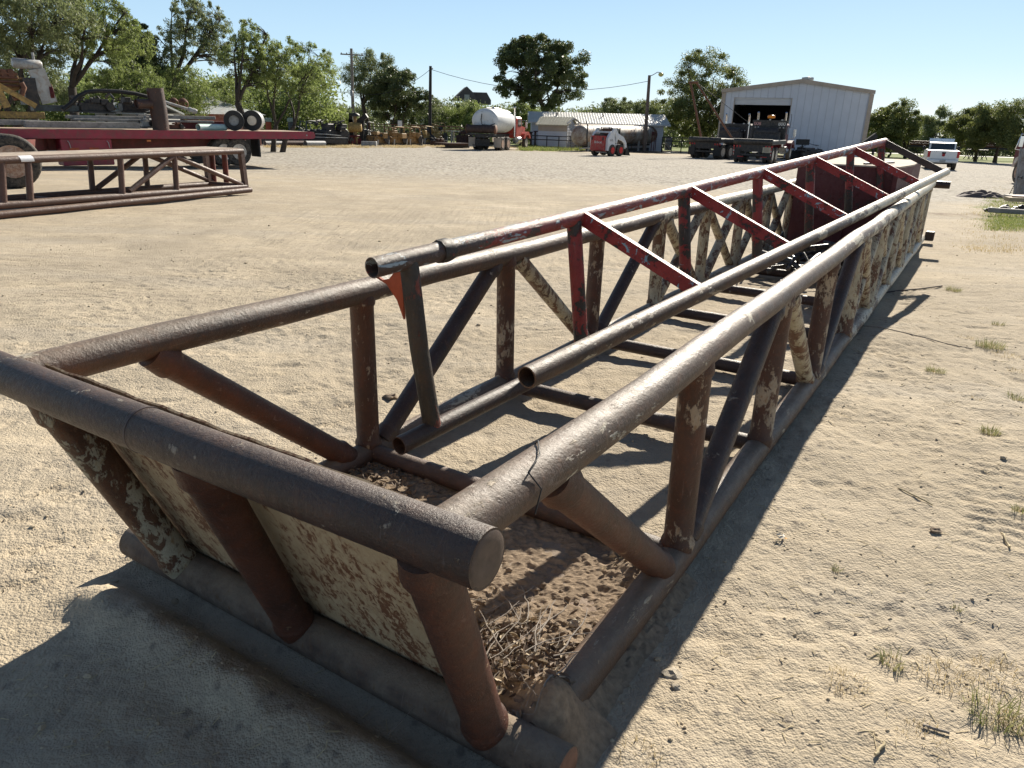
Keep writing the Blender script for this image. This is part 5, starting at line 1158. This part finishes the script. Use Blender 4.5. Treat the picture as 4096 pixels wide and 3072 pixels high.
def fence_rail(name, label, px0, px1, Y, ys, mat, posts=6):
    a, b = gY(px0, Y), gY(px1, Y); t_ = thing(name, label, 'fence', a); d = b - a
    for yy in ys:
        z = at((px0 + px1) / 2, yy, Y).z - (a.z + b.z) / 2; MB().tube([(0, 0, z), (d.x, d.y, d.z + z)], .045, 8).build('rail', mat, t_)
    for k in range(posts + 1):
        q = d * (k / posts); MB().tube([q, q + Vector((0, 0, z_max(px0, px1, Y, ys, a, b)))], .05, 8).build('post', mat, t_)
    return t_
def z_max(px0, px1, Y, ys, a, b): return at((px0 + px1) / 2, min(ys), Y).z - (a.z + b.z) / 2 + .05
fence_rail('pipe_fence', 'black pipe rail fence running behind the tables to the tank', 2090, 2330, 74, (545, 560), m_dk, 5)
fence_rail('pipe_fence', 'black pipe rail fence right of the low white building', 2645, 2800, 76, (552, 566), m_dk, 4)
fence_rail('pipe_fence', 'pipe rail fence behind the row of yellow engines', 1180, 1900, 84, (497, 508), m_rust, 12)

# ------------------------------------------------------------ machinery line at the back of the yard
def mach(px0, px1, ytop, pyb, mat, label, name='engine', cat='engine', n=10, seed=0, dep=1.4, hoop=0, tall=None, group=None):
    r = random.Random(seed); a, b = gp(px0, pyb), gp(px1, pyb); t_, M_ = fthing(name, label, cat, a, b - a, group); L = (b - a).length
    h = at((px0 + px1) / 2, ytop, (a.y + b.y) / 2).z - a.z
    machine(t_, 0, L, 0, dep, 0, h * (.86 if hoop else 1), mat, r, n)
    if hoop:
        m = MB(); m.tube([(L * .15, 0, h * .5), (L * .15, 0, h), (L * .3, 0, h * 1.02), (L * .8, 0, h), (L * .85, 0, h * .5)], .05, 8); m.tube([(L * .2, dep * .6, h * .5), (L * .3, dep * .6, h), (L * .8, dep * .6, h * .9)], .05, 8); m.build('guard', mat, t_)
    m = MB()
    for x in (.08, .92): m.bar((L * x, -.1, 0), (L * x + .08, -.1, h * .35), .06, .1, up=(1, 0, 0))
    m.build('support_leg', m_lsteel if mat in (m_yel, m_yel2) else mat, t_)
    return t_, h, L
G_ = 'yellow engines lined up at the back of the yard'
mach(1503, 1556, 515, 582, m_yel2, 'leftmost of the old yellow engines, squat beside the grey pump', seed=1, group=G_)
mach(1568, 1628, 508, 582, m_yel2, 'second yellow engine, just below the small white box on a post', seed=2, hoop=1, group=G_)
mach(1632, 1690, 508, 582, m_yel2, 'middle yellow engine with a pale filter can, right of the white box', seed=3, hoop=1, group=G_)
mach(1692, 1735, 506, 577, m_yel, 'fourth yellow engine, with a square pipe hoop on top', seed=4, hoop=1, dep=1.0, group=G_)
mach(1728, 1790, 492, 574, m_yel, 'tallest yellow engine, directly right of the black pole', seed=5, hoop=1, group=G_)
mach(1738, 1790, 548, 583, m_drust, 'low rusty brown engine block in front of the tallest yellow engine', seed=6, dep=.8)
mach(1215, 1312, 485, 578, m_dkg, 'grey green skid compressor with a big curved pipe behind the trailer tail', 'compressor', 'compressor', 14, 7, 1.6, 1)
mach(1312, 1392, 474, 582, m_dk, 'large black compressor package with a round cowl', 'compressor', 'compressor', 14, 8, 1.8)
mach(1398, 1466, 532, 580, m_tread, 'dark red pump jack gearbox with a big wheel guard', 'pump', 'pump', 5, 9, 1.2)
mach(1466, 1502, 490, 580, m_dkg, 'grey engine with white elbow pipes left of the yellow engines', 'engine', 'engine', 12, 10, 1.2, 1)
a = gp(1420, 580); t_ = thing('air_cleaner', 'yellow drum air cleaner on a stalk above the dark red pump', 'air cleaner', a); k = a.y / FPX; zb2 = at(1418, 510, a.y).z - a.z
MB().lathe([(0, -.55), (.34, -.55), (.38, -.4), (.38, .35), (.3, .5), (0, .5)], (0, .5, zb2), 'X', 18).build('drum', m_yel, t_); MB().tube([(0, .5, 0), (0, .5, zb2 + .9)], .14, 10).build('stalk', m_yel2, t_); MB().lathe([(.4, 0), (.4, .15), (.1, .3)], (0, .5, zb2 + .85), 'Z', 14).build('cap', m_dk, t_)
m = MB(); p, q = at(1408, 505, a.y + 1), at(1468, 462, a.y + 1); zb3 = a.z
m.bar(p, q, .5, .35); m.bar(at(1404, 478, a.y + 1), Vector((at(1404, 478, a.y + 1).x, a.y + 1, zb3)), .3, .4, up=(1, 0, 0)); m.bar(at(1450, 482, a.y + 1), Vector((at(1440, 482, a.y + 1).x, a.y + 1.2, zb3)), .3, .3, up=(1, 0, 0)); m.bar(at(1404, 452, a.y + 1), at(1404, 500, a.y + 1), .3, .3, up=(1, 0, 0))
tag(m.build('walking_beam', m_blk), 'black slanted beam frame rising behind the yellow air cleaner', 'beam frame')
m = MB(); a = gp(1300, 584); b = gp(1385, 584); L = (b - a).length; t_, _ = fthing('trailer_skid', 'low dark skid frame with a pale top standing before the black compressor', 'skid', a, b - a)
MB().box((L / 2, .6, .35), (L, 1.4, .3)).build('base', m_dk, t_); MB().box((L * .45, .6, .8), (L * .7, 1.1, .06), ry=.05).build('top_plate', m_lsteel, t_); MB().box((L / 2, .6, .6), (L * 1.05, 1.5, .05)).build('middle_plate', m_steel, t_)
a = gp(1425, 583); MB0 = MB().box((1.0, .2, .18), (1.2, .5, .34), bev=.02).build('concrete_block', m_steel); MB0.location = a; tag(MB0, 'small grey block on the ground below the red pump', 'block')
for (x0, x1, py, rr5, mt, lb_) in ((1060, 1140, 583, .16, m_steel, 'leftmost pale pipe length lying under the trailer tail'), (1138, 1222, 585, .19, m_drust, 'dark rusty pipe length lying just right of the trailer mud flap'), (1222, 1298, 586, .2, m_steel, 'ribbed grey pipe length lying right of the rusty one'), (1110, 1260, 577, .15, m_rust, 'long rusty pipe lying behind the other ground pipes')):
    a, b = gp(x0, py), gp(x1, py); tag(MB().tube([a + Vector((0, 0, rr5)), b + Vector((0, 0, rr5))], rr5, 14, hollow=.02).build('loose_pipe', mt), lb_, 'pipe', 'pipes lying by the trailer tail')
mach(1050, 1205, 520, 579, m_dk, 'low dark machinery row visible under and behind the trailer tail', 'machinery_row', 'machinery', 12, 33, 1.6)
for px, mt, lb_ in ((1080, m_orange, 'orange wellhead cap showing above the trailer deck behind the black drums'), (1170, m_dkg, 'green domed valve showing above the trailer deck near its tail')):
    g = gY(px, 61); t_ = thing('valve_head', lb_, 'valve', g); k = 61 / FPX; zt_ = at(px, 472, 61).z - g.z
    MB().tube([(0, 0, 0), (0, 0, zt_ - .25)], 11 * k, 12).build('body', mt, t_); MB().lathe([(14 * k, -.28), (14 * k, -.1), (11 * k, 0), (0, .02)], (0, 0, zt_), 'Z', 16).build('dome', paint('sage dome', (.26, .30, .22), .6, .15), t_)
m = MB(); g = gY(1600, 84); z1x = at(1600, 483, 84).z - g.z; t_ = thing('meter_box', 'small white box on a thin post among the yellow engines', 'box', g); MB().tube([(0, 0, 0), (0, 0, z1x - .4)], .05, 8).build('post', m_steel, t_); MB().box((.05, 0, z1x - .3), (.45, .3, .65), bev=.03).build('box', paint('white box', (.7, .68, .66), .5, .1), t_)
# trestle and reels left of the tanker
table('pipe_trestle', 'thin pale topped trestle left of the tanker truck', 1805, 1862, 573, 524, 1.5, m_steel, 'trestle')
mach(1852, 1890, 512, 580, m_drust, 'dark red reel and frame tucked behind the left side of the tanker', 'cable_reel', 'reel', 8, 31, 1.2)
a, b = gp(1792, 593), gp(1888, 593); L = (b - a).length; t_, _ = fthing('low_platform', 'low brown steel platform on the ground left of the tanker truck', 'platform', a, b - a); MB().box((L / 2, .7, .32), (L, 1.6, .16)).build('deck', m_drust, t_); MB().box((L / 2, .3, .13), (L * .9, .3, .22)).build('runner', m_dk, t_)
# junk row in front of the workshop, far racks of pipe at right
mach(2766, 2868, 512, 590, m_drust, 'heap of rusty steel and beams between the trees and the workshop wall', 'scrap_heap', 'scrap', 18, 41, 3.0)
mach(3190, 3342, 577, 640, m_dk, 'row of dark steel drums and machinery against the workshop wall', 'machinery_row', 'machinery', 16, 42, 1.6)
t_ = thing('sign_post', 'small black square sign standing above the machinery by the workshop wall', 'sign', gp(3200, 640)); Ys = t_.location.y; z1x = at(3200, 568, Ys).z - t_.location.z; MB().box((0, 0, z1x), (1.1, .1, .45)).build('panel', m_blk, t_); MB().tube([(0, 0, 0), (0, 0, z1x - .2)], .06, 8).build('post', m_blk, t_)
P = at(3440, 585, 58); Q = at(3505, 540, 58); m = MB(); m.bar(P, Q, .25, .35); m.bar(P, P + Vector((-1.5, 0, -2.0)), .2, .2); m.bar(Q, Vector((Q.x, Q.y, float(terr(Q.x, Q.y)))), .14, .14, up=(1, 0, 0)); tag(m.build('conveyor_beam', m_blk), 'black slanted beam sticking up beyond the end of the red frame', 'beam')
def trestle(px, py, w, label):
    g = gp(px, py); t_ = thing('pipe_trestle', label, 'trestle', g, -.5, 'trestles under the far pipe stack'); h = 1.15
    for k in range(5):
        x = -w / 2 + w * k / 4; MB().bar((x - .35, 0, 0), (x + .3, 0, h), .09, .09).build('leg', m_blk, t_); MB().bar((x + .35, .4, 0), (x - .3, .4, h), .09, .09).build('leg', m_blk, t_)
    MB().box((0, .2, h), (w + .5, .6, .08)).build('top', m_dk, t_)
trestle(3650, 625, 1.4, 'smaller trestle under the far pipe stack, left of the pickup'); trestle(3900, 638, 1.9, 'larger trestle under the far pipe stack, right of the pickup')
g0_, g1_ = gp(3560, 628), gp(4200, 652)
for k in range(14):
    o = Vector((0, .25 + (k % 5) * .3, 1.32 + .26 * (k // 5))); m = MB(); m.tube([g0_ + o + Vector((-2 + .3 * k, 0, 0)), g1_ + o + Vector((6, 0, 0))], .13, 10)
    tag(m.build('stacked_pipe', m_rust if k % 3 else m_dk), 'long rusty pipe in the stack on trestles behind the pickup', 'pipe', 'pipes stacked on the far trestles')

# ------------------------------------------------------------ right edge: old truck, leaning panel, tarp, lumber
t_, Mq = fthing('old_truck', 'rusty old truck with a wire mirror bracket cut by the right picture edge', 'truck', gp(4062, 735), (math.sin(R(8)), math.cos(R(8)), 0)); Yq = t_.location.y; k = Yq / FPX
wheel(t_, (.2, -.2, .5), .5, .3, m_rimr, 1); MB().box((.6, -1.6, 1.35), (2.6, 2.2, 1.3), bev=.1).build('cab', m_tread, t_); MB().prism([(-.6, .7), (-.5, 1.1), (.1, 1.3), (.7, 1.1), (.9, .7), (.7, .7), (.5, 1.0), (-.3, 1.0)], -.5, -.05).build('fender', paint('pale fender', (.5, .47, .42), .5, .2, dirt=(.3, .1, .08)), t_)
z5 = at(4062, 535, Yq).z - t_.location.z; m = MB(); m.tube([(0, -.5, z5 - .1), (0, .25, z5), (0, .38, z5 - .65), (0, -.3, z5 - .75)], .025, 6); m.box((0, .2, z5 - .32), (.08, .16, .45)); m.build('mirror', m_chrome, t_)
MB().box((-.9, -.7, .6), (.3, 1.5, .25), bev=.04).build('bumper', m_lsteel, t_); MB().tube([(-.2, -.3, 1.0), (-.4, .0, .9), (-.3, .1, .6)], .06, 8).build('hose', m_rust, t_)
g = gp(4060, 795); m = MB(); top = at(4110, 590, g.y + .6); m.bar(g + Vector((.15, 0, 0)), top, .10, .55, up=(0, 1, 0)); m.bar(g + Vector((-.05, -.05, 0)), top - Vector((.22, .03, 0)), .03, .05)
tag(m.build('leaning_panel', paint('dull riveted panel', (.26, .25, .24), .6, .3, 3, dirt=(.14, .09, .06))), 'pale riveted metal panel leaning at the right picture edge', 'metal panel')
m = MB(); p, q = gp(4035, 782), at(4075, 705, g.y)
for k in (0, .12): m.bar(p + Vector((k, 0, 0)), q + Vector((k, 0, 0)), .02, .02)
for k in range(9): a_ = p.lerp(q, (k + .5) / 9); m.bar(a_, a_ + Vector((.12, 0, 0)), .012, .012)
tag(m.build('wire_rack', m_blk), 'black wire mesh rack leaning on the pale panel at the right edge', 'rack')
P = gp(3925, 790); nx_, ny_ = 50, 34; vv = []
for j in range(ny_ + 1):
    for i in range(nx_ + 1):
        u, v = i / nx_ * 2 - 1, j / ny_ * 2 - 1; rr6 = math.hypot(u, v); h = max(0, 1 - rr6 ** 2.2) * .13; n_ = abs(mnoise.noise(Vector((u * 2.2 + v, v * 3.5, 2)))) * .26 + mnoise.noise(Vector((u * 5, v * 6, 1))) * .02
        vv.append((u * .75, v * .55, h * .8 + n_ * max(0, 1 - rr6) ** .5 if rr6 < 1 else -.03))
kk = (np.arange(ny_)[:, None] * (nx_ + 1) + np.arange(nx_)[None, :]).ravel()
tp = fast_mesh('tarp', np.array(vv), np.stack([kk, kk + 1, kk + nx_ + 2, kk + nx_ + 1], 1), paint('brown canvas', (.13, .095, .085), .85, .25, 5), smooth=True); tp.location = P + Vector((0, 0, .01)); tag(tp, 'crumpled dark brown tarp on the grass left of the lumber pile', 'tarp')
for i, (px, py, L, w_, z, rz, mt, lb_) in enumerate(((4040, 868, 1.3, .14, .10, -.55, m_wood, 'grey lumber beam at the front of the pile by the right edge'), (4070, 838, 1.1, .3, .22, -.2, paint('tan board', (.42, .33, .22), .8, .2), 'tan board on top of the lumber pile at the right edge'), (4050, 812, .9, .5, .16, .1, paint('pale board', (.50, .44, .38), .8, .2), 'wide pale board lying flat at the back of the lumber pile'), (4085, 850, 1.0, .1, .32, -.3, m_rust, 'rusty strip across the top of the lumber pile'))):
    P = gp(px, py); o = MB().box((.3, 0, z), (L, w_, .09 if i != 3 else .03), rz=rz, bev=.006).build('board', mt); o.location = P; tag(o, lb_, 'board')
P = gp(4010, 850); m = MB()
for k in range(26): m.blob((random.uniform(-.25, .5), random.uniform(-.25, .3), random.uniform(0, .14)), (.09, .06, .05), 1, .4, k)
o = m.build('rubble', m_dk); o.location = P; tag(o, 'dark broken rubble under the lumber pile at the right edge', 'rubble', kind='stuff')

# road and far field
def strip(name, pts_near, pts_far, mat, off):
    vs = []; n_ = 40
    for k in range(n_ + 1):
        for a, b in (pts_near, pts_far):
            q = a.lerp(b, k / n_); vs.append((q.x, q.y, float(terr(q.x, q.y)) + off))
    m = MB(); m._add(vs, [(2 * k, 2 * k + 2, 2 * k + 3, 2 * k + 1) for k in range(n_)]); o = m.build(name, mat); return tag(o, kind='structure')
a0 = gY(2600, 128); a1_ = gY(5000, 118); strip('road', (a0, a1_), (a0 + Vector((0, 9, 0)), a1_ + Vector((0, 9, 0))), paint('pale concrete road', (.50, .48, .44), .8, .1, 1), .03)

# ------------------------------------------------------------ trees
def leaf_mat(name, a, b, tr=.35):
    t = NT(name); oi = t.n('ShaderNodeObjectInfo'); n1 = t.noise(.55, 4, .7); n2 = t.noise(7, 2, .5)
    f = t.math('ADD', t.math('MULTIPLY', n1, .6), t.math('MULTIPLY', n2, .5)); c = t.mix(t.ramp(f, [(.40, 0.0), (.68, 1.0)]), a, b)
    t.set('Base Color', c); t.set('Roughness', .5); t.set('Specular IOR Level', .35)
    x = t.n('ShaderNodeBsdfTranslucent'); t.l(c, x.inputs[0]); m_ = t.n('ShaderNodeMixShader'); m_.inputs[0].default_value = tr
    t.l(t.b.outputs[0], m_.inputs[1]); t.l(x.outputs[0], m_.inputs[2]); t.l(m_.outputs[0], t.o.inputs[0]); return t.m
m_mesq = leaf_mat('mesquite leaves', (.12, .165, .05), (.27, .32, .10), .5); m_mesqd = leaf_mat('grey green leaves', (.11, .14, .060), (.23, .26, .115), .45)
m_oak = leaf_mat('oak leaves', (.055, .08, .030), (.14, .165, .065), .35); m_elm = leaf_mat('elm leaves', (.10, .13, .040), (.24, .26, .085), .4)
m_bark = paint('dark bark', (.050, .040, .033), .9, .35, 5, bump=.5); m_barkg = paint('grey bark', (.12, .10, .08), .9, .3, 5, bump=.5)
def leaves(r, cl, rad, n_per, size, asp, droop):
    """numpy leaf quads clustered round the clump centres"""
    c = np.repeat(cl, n_per, 0); n = len(c); rr = np.repeat(rad, n_per)
    p = r.normal(0, 1, (n, 3)); p /= np.linalg.norm(p, axis=1)[:, None] + 1e-6; p *= (r.random(n) ** .55)[:, None] * rr[:, None]; p[:, 2] *= .72
    p[:, 2] -= droop * rr * r.random(n) ** 2; c = c + p
    d = r.normal(0, 1, (n, 3)); d[:, 2] -= droop * 1.1; d /= np.linalg.norm(d, axis=1)[:, None]; e = r.normal(0, 1, (n, 3)); e = np.cross(d, e); e /= np.linalg.norm(e, axis=1)[:, None]
    s = size * r.uniform(.6, 1.35, n)[:, None]; a = d * s; b = e * s * asp
    V = np.stack([c - a, c + b, c + a, c - b], 1).reshape(-1, 3); o = np.arange(n)[:, None] * 4 + np.arange(4)[None, :]; return V, o
def tree(name, label, px, Y, ytop, pxl, pxr, ybot, kind, seed, nclump=70, nper=170, size=.085, lean=0, trunks=1, group='trees round the yard', fill=.55, thin=1.0, bark=None):
    r = np.random.default_rng(seed); g = gY(px, Y); k = Y / FPX * 1.02
    top = at(px, ytop, Y).z - g.z; bot = at(px, ybot, Y).z - g.z; xl = at(pxl, ytop, Y).x - g.x; xr = at(pxr, ytop, Y).x - g.x
    cx, cz, rx, rz = (xl + xr) / 2, (top + bot) / 2, (xr - xl) / 2, (top - bot) / 2; ry = min(rx, max(3, rx * .8))
    nclump = int(nclump * 1.7); size *= .82; thin *= .92; airy = kind.startswith('mesq') and Y < 60
    if airy: nclump = int(nclump * 1.9); nper = int(nper * .36); thin *= .80
    root = thing(name, label, 'tree', g, 0, group); cs = []
    lob = [(r.uniform(-.55, .55), r.uniform(-.5, .5), r.uniform(-.5, .55), r.uniform(.45, .75)) for _ in range(7)] + [(-.5, 0, -.15, .55), (.5, 0, -.15, .55), (0, 0, .42, .6)]
    while len(cs) < nclump:
        p = r.uniform(-1, 1, 3); q = np.linalg.norm(p)
        if q > 1 or q < .25 * r.random(): continue
        if not any(((p[0] - a) ** 2 + (p[1] - b) ** 2 + (p[2] - c) ** 2) < d * d for a, b, c, d in lob): continue
        cs.append((cx + p[0] * rx * .93, p[1] * ry, cz + p[2] * rz * .95))
    cs = np.array(cs); crad = np.full(nclump, (rx * rz * ry) ** (1 / 3) * (1.0 / nclump ** (1 / 3)) * 1.25 * thin) * r.uniform(.45, 1.35, nclump)
    # limbs
    mb = MB(); tips = []; H0 = max(.6, bot + (top - bot) * .12); R0 = .018 * (top) ** 1.1 + .05
    nl = 5 if trunks == 1 else trunks * 3; limbs = []
    for q in range(trunks):
        bx = (q - (trunks - 1) / 2) * .5; tipx = lean + bx * 2.2; fork = Vector((tipx * .45 + bx, 0, H0 * (.75 if trunks == 1 else .45)))
        pts = [Vector((bx, 0, -.15)), Vector((bx + tipx * .12, .05, fork.z * .45)), fork]; mb.tube(pts, [R0 * 1.25 / trunks ** .4, R0 / trunks ** .4, R0 * .8 / trunks ** .4], 12, jit=.08); limbs.append((fork, R0 * .75 / trunks ** .4))
    lp = []
    for q in range(nl):
        f, rr0 = limbs[q % len(limbs)]; a = q * 2.4 + r.uniform(-.4, .4); rad_ = r.uniform(.35, .62)
        e = Vector((cx + math.cos(a) * rx * rad_, math.sin(a) * ry * rad_, cz + rz * r.uniform(-.1, .55))); mid = f.lerp(e, .45) + Vector((r.uniform(-.1, .1) * rx, r.uniform(-.1, .1) * rx, r.uniform(-.05, .1) * rz))
        pts = [f, f.lerp(mid, .5) + Vector((r.uniform(-.04, .04) * rx, 0, .02 * rz)), mid, mid.lerp(e, .5) + Vector((r.uniform(-.05, .05) * rx, 0, .04 * rz)), e]
        rs = [rr0 * .7, rr0 * .58, rr0 * .45, rr0 * .32, rr0 * .16]; mb.tube(pts, rs, 8, jit=.08); lp += [(p, s) for p, s in zip(pts[1:], rs[1:])]
    for c in cs[: int(nclump * (.95 if airy else .85))]:
        c = Vector(c); p, s = min(lp, key=lambda t: (t[0] - c).length + max(0, t[0].z - c.z) * .8); s = min(s * .6, .06 + .01 * top)
        mid = p.lerp(c, .5) + Vector((r.uniform(-.12, .12), r.uniform(-.12, .12), r.uniform(0, .18))) * (p - c).length; mb.tube([p, mid, c], [s, s * .55, s * .18], 5)
    mb.build('trunk', bark or m_bark, root, fix=False)
    ks, asp, dr = {'mesq': (1.15, .26, .75), 'oak': (1.0, .5, .15), 'elm': (1.0, .42, .3)}[kind if kind in ('mesq', 'oak', 'elm') else 'mesq']
    mat = {'mesq': m_mesq, 'mesqd': m_mesqd, 'oak': m_oak, 'elm': m_elm}[kind]
    V, o = leaves(r, cs, crad, nper, size * ks, asp, dr); fast_mesh('crown', V, o, mat, root); return root
tree('mesquite_tree', 'sprawling mesquite filling the top left corner with drooping feathery boughs', 150, 30, -190, -260, 330, 270, 'mesqd', 1, 110, 230, .075, -.8, 2, thin=.95)
tree('mesquite_tree', 'tall mesquite with a thick forked dark trunk rising behind the trailer engine', 312, 33, -60, 130, 600, 300, 'mesq', 2, 80, 190, .075, .5, 1, thin=.75)
tree('shade_tree', 'dense darker tree showing between the forked mesquite and the tallest open-topped tree', 500, 44, 70, 385, 650, 430, 'oak', 3, 80, 230, .085, 0, 1)
tree('open_tree', 'tall open-topped tree with bare dark limbs against the sky left of the slim mesquites', 735, 46, -25, 590, 930, 300, 'mesqd', 4, 70, 190, .085, -.3, 1, thin=.72)
tree('mesquite_tree', 'slim leaning mesquite with wispy top above the black drums', 1010, 40, 62, 850, 1110, 380, 'mesq', 5, 60, 150, .08, -1.2, 1, thin=.72)
tree('mesquite_tree', 'wide low mesquite with many fanned stems sweeping right over the trailer tail', 1110, 42, 140, 960, 1360, 400, 'mesq', 6, 80, 170, .08, 1.2, 2, thin=.75)
tree('mesquite_tree', 'bright green bushy mesquite directly behind the black hose', 480, 37, 215, 330, 640, 470, 'mesq', 7, 60, 230, .07, 0, 2, thin=1)
tree('mesquite_tree', 'yellow green mesquite behind the corrugated shed roof', 700, 43, 235, 560, 860, 500, 'mesq', 8, 60, 230, .075, 0, 2, thin=1)
tree('mesquite_tree', 'shaded mesquite thicket at the far left behind the engine', 60, 34, 150, -150, 260, 480, 'mesqd', 9, 60, 230, .075, 0, 2, thin=1)
tree('mesquite_tree', 'rounded green mesquite between the slim one and the shed', 880, 50, 300, 780, 1010, 540, 'mesq', 10, 50, 210, .085, 0, 2)
tree('mesquite_tree', 'low light green mesquite right of the fanned one, behind the ground pipes', 1290, 70, 400, 1180, 1440, 555, 'mesq', 11, 50, 220, .11, 0, 2)
tree('spreading_tree', 'round topped tree standing behind the crossarm pole', 1480, 92, 188, 1362, 1600, 400, 'mesqd', 12, 60, 210, .13, -1.5, 1)
tree('live_oak', 'dark broad live oak behind the yellow engines, right of the crossarm pole', 1590, 88, 262, 1440, 1730, 520, 'oak', 13, 80, 240, .14, 0, 2, thin=.85)
tree('mesquite_tree', 'round green mesquite under the distant house roofs', 1870, 112, 398, 1740, 1990, 540, 'mesq', 14, 55, 220, .15, 0, 2)
tree('mesquite_tree', 'pale mesquite just left of the black pole, behind the engines', 1700, 110, 380, 1640, 1800, 540, 'mesqd', 15, 45, 200, .15, 0, 2)
tree('pecan_tree', 'huge round dark pecan tree towering behind the white shed', 2172, 92, 128, 1955, 2385, 450, 'oak', 16, 150, 260, .15, .4, 1, thin=.72)
tree('mesquite_tree', 'small sunlit tree below the left side of the huge pecan, behind the tanker', 2080, 100, 395, 2010, 2190, 540, 'mesq', 17, 45, 200, .14, 0, 2)
tree('mesquite_tree', 'thin topped tree line bush above the low building roof, left part', 2460, 100, 378, 2380, 2560, 520, 'mesqd', 18, 45, 180, .14, 0, 2, thin=.8)
tree('mesquite_tree', 'thin topped bush above the low building roof, next to the yard light pole', 2590, 98, 392, 2520, 2690, 520, 'mesqd', 19, 40, 180, .14, 0, 2, thin=.8)
tree('elm_tree', 'tall spreading elm between the yard light and the grey workshop', 2830, 86, 192, 2625, 3050, 560, 'elm', 20, 130, 270, .12, -.8, 1, thin=.85)
tree('elm_tree', 'sunlit elm just right of the workshop wall', 3545, 92, 425, 3420, 3640, 625, 'elm', 21, 60, 220, .13, 0, 2)
tree('elm_tree', 'round full elm between the workshop and the pickup', 3620, 88, 395, 3500, 3715, 615, 'elm', 22, 70, 230, .13, 0, 1)
tree('elm_tree', 'narrow grey green tree above the raised hood of the pickup', 3760, 104, 410, 3690, 3850, 630, 'mesqd', 23, 50, 210, .14, 0, 1)
tree('elm_tree', 'leafy tree with low hanging yellow green boughs right of the pickup', 3900, 84, 420, 3800, 4010, 625, 'elm', 24, 70, 210, .12, 0, 1)
tree('elm_tree', 'tree with a stout dark trunk on the lawn near the right edge', 3978, 80, 400, 3880, 4100, 600, 'elm', 25, 70, 210, .12, 0, 1)
tree('elm_tree', 'last tree, its crown cut by the right picture edge', 4110, 76, 385, 4000, 4280, 610, 'elm', 26, 60, 210, .12, 0, 1)
def wood(name, label, px0, px1, Y, ytop, amp, kind, seed, n=230, nper=110, size=.2):
    r = np.random.default_rng(seed); cs = []
    for i in range(n):
        px = r.uniform(px0, px1); yy = Y + r.uniform(0, 14); g = gY(px, yy); tt = at(px, ytop + amp * math.sin(px * .021 + seed) * .6 + amp * .6 * math.sin(px * .0083 + 2 * seed), yy).z - g.z; cs.append((g.x, g.y, g.z + r.uniform(.05, 1) * tt))
    V, o = leaves(r, np.array(cs), np.full(n, 1.7) * r.uniform(.6, 1.3, n), nper, size, .4, .3); ob = fast_mesh(name, V, o, kind); tag(ob, label, 'woodland', kind='stuff')
wood('woodland', 'continuous belt of green scrub beyond the left trees', -500, 1330, 62, 305, 30, m_mesq, 3, 520, 150, .17)
wood('woodland', 'belt of scrub beyond the machinery line and low building', 1200, 2760, 120, 425, 14, m_mesqd, 4, 330, 130, .26)
wood('woodland', 'far belt of trees across the road at the right', 2700, 4500, 138, 470, 16, m_elm, 5, 330, 130, .26)
wood('woodland', 'dark undergrowth low behind the machinery and the trailer', 900, 2750, 100, 515, 6, m_oak, 6, 240, 110, .22)
wood('woodland', 'dark shaded undergrowth beneath the right trees', 3400, 4400, 134, 560, 6, m_oak, 7, 200, 110, .2)
# grass at the machinery line, on the lawn and by the tarp
def sward(name, label, quads, n, h, w, mat, seed):
    r = np.random.default_rng(seed); px = []; 
    P = [gp(r.uniform(quads[0], quads[1]), r.uniform(quads[2], quads[3])) for _ in range(n // 14)]
    bx = np.repeat([p.x for p in P], 14) + r.normal(0, .12 * (h / .06) ** .5, len(P) * 14); by = np.repeat([p.y for p in P], 14) + r.normal(0, .12 * (h / .06) ** .5, len(P) * 14)
    V, F = blades(len(bx), 1, h, w, r, .5, (bx, by)); V[:, 2] += np.repeat(terr(bx, by), 6); tag(fast_mesh(name, V, F, mat), label, 'grass', kind='stuff')
sward('grass', 'short bright green grass around the tarp at the right', (3960, 4140, 785, 925), 9000, .06, .004, m_lawn, 51)
sward('grass', 'thin dry grass around the green patch at the right', (3850, 4140, 745, 1010), 3500, .04, .003, m_dry, 52)
sward('grass', 'weeds and green grass along the fence left of the tank', (2085, 2330, 580, 604), 9000, .30, .02, m_lawn, 53)
sward('grass', 'dry grass along the front of the machinery line', (1060, 2100, 581, 592), 9000, .12, .02, m_dry, 54)
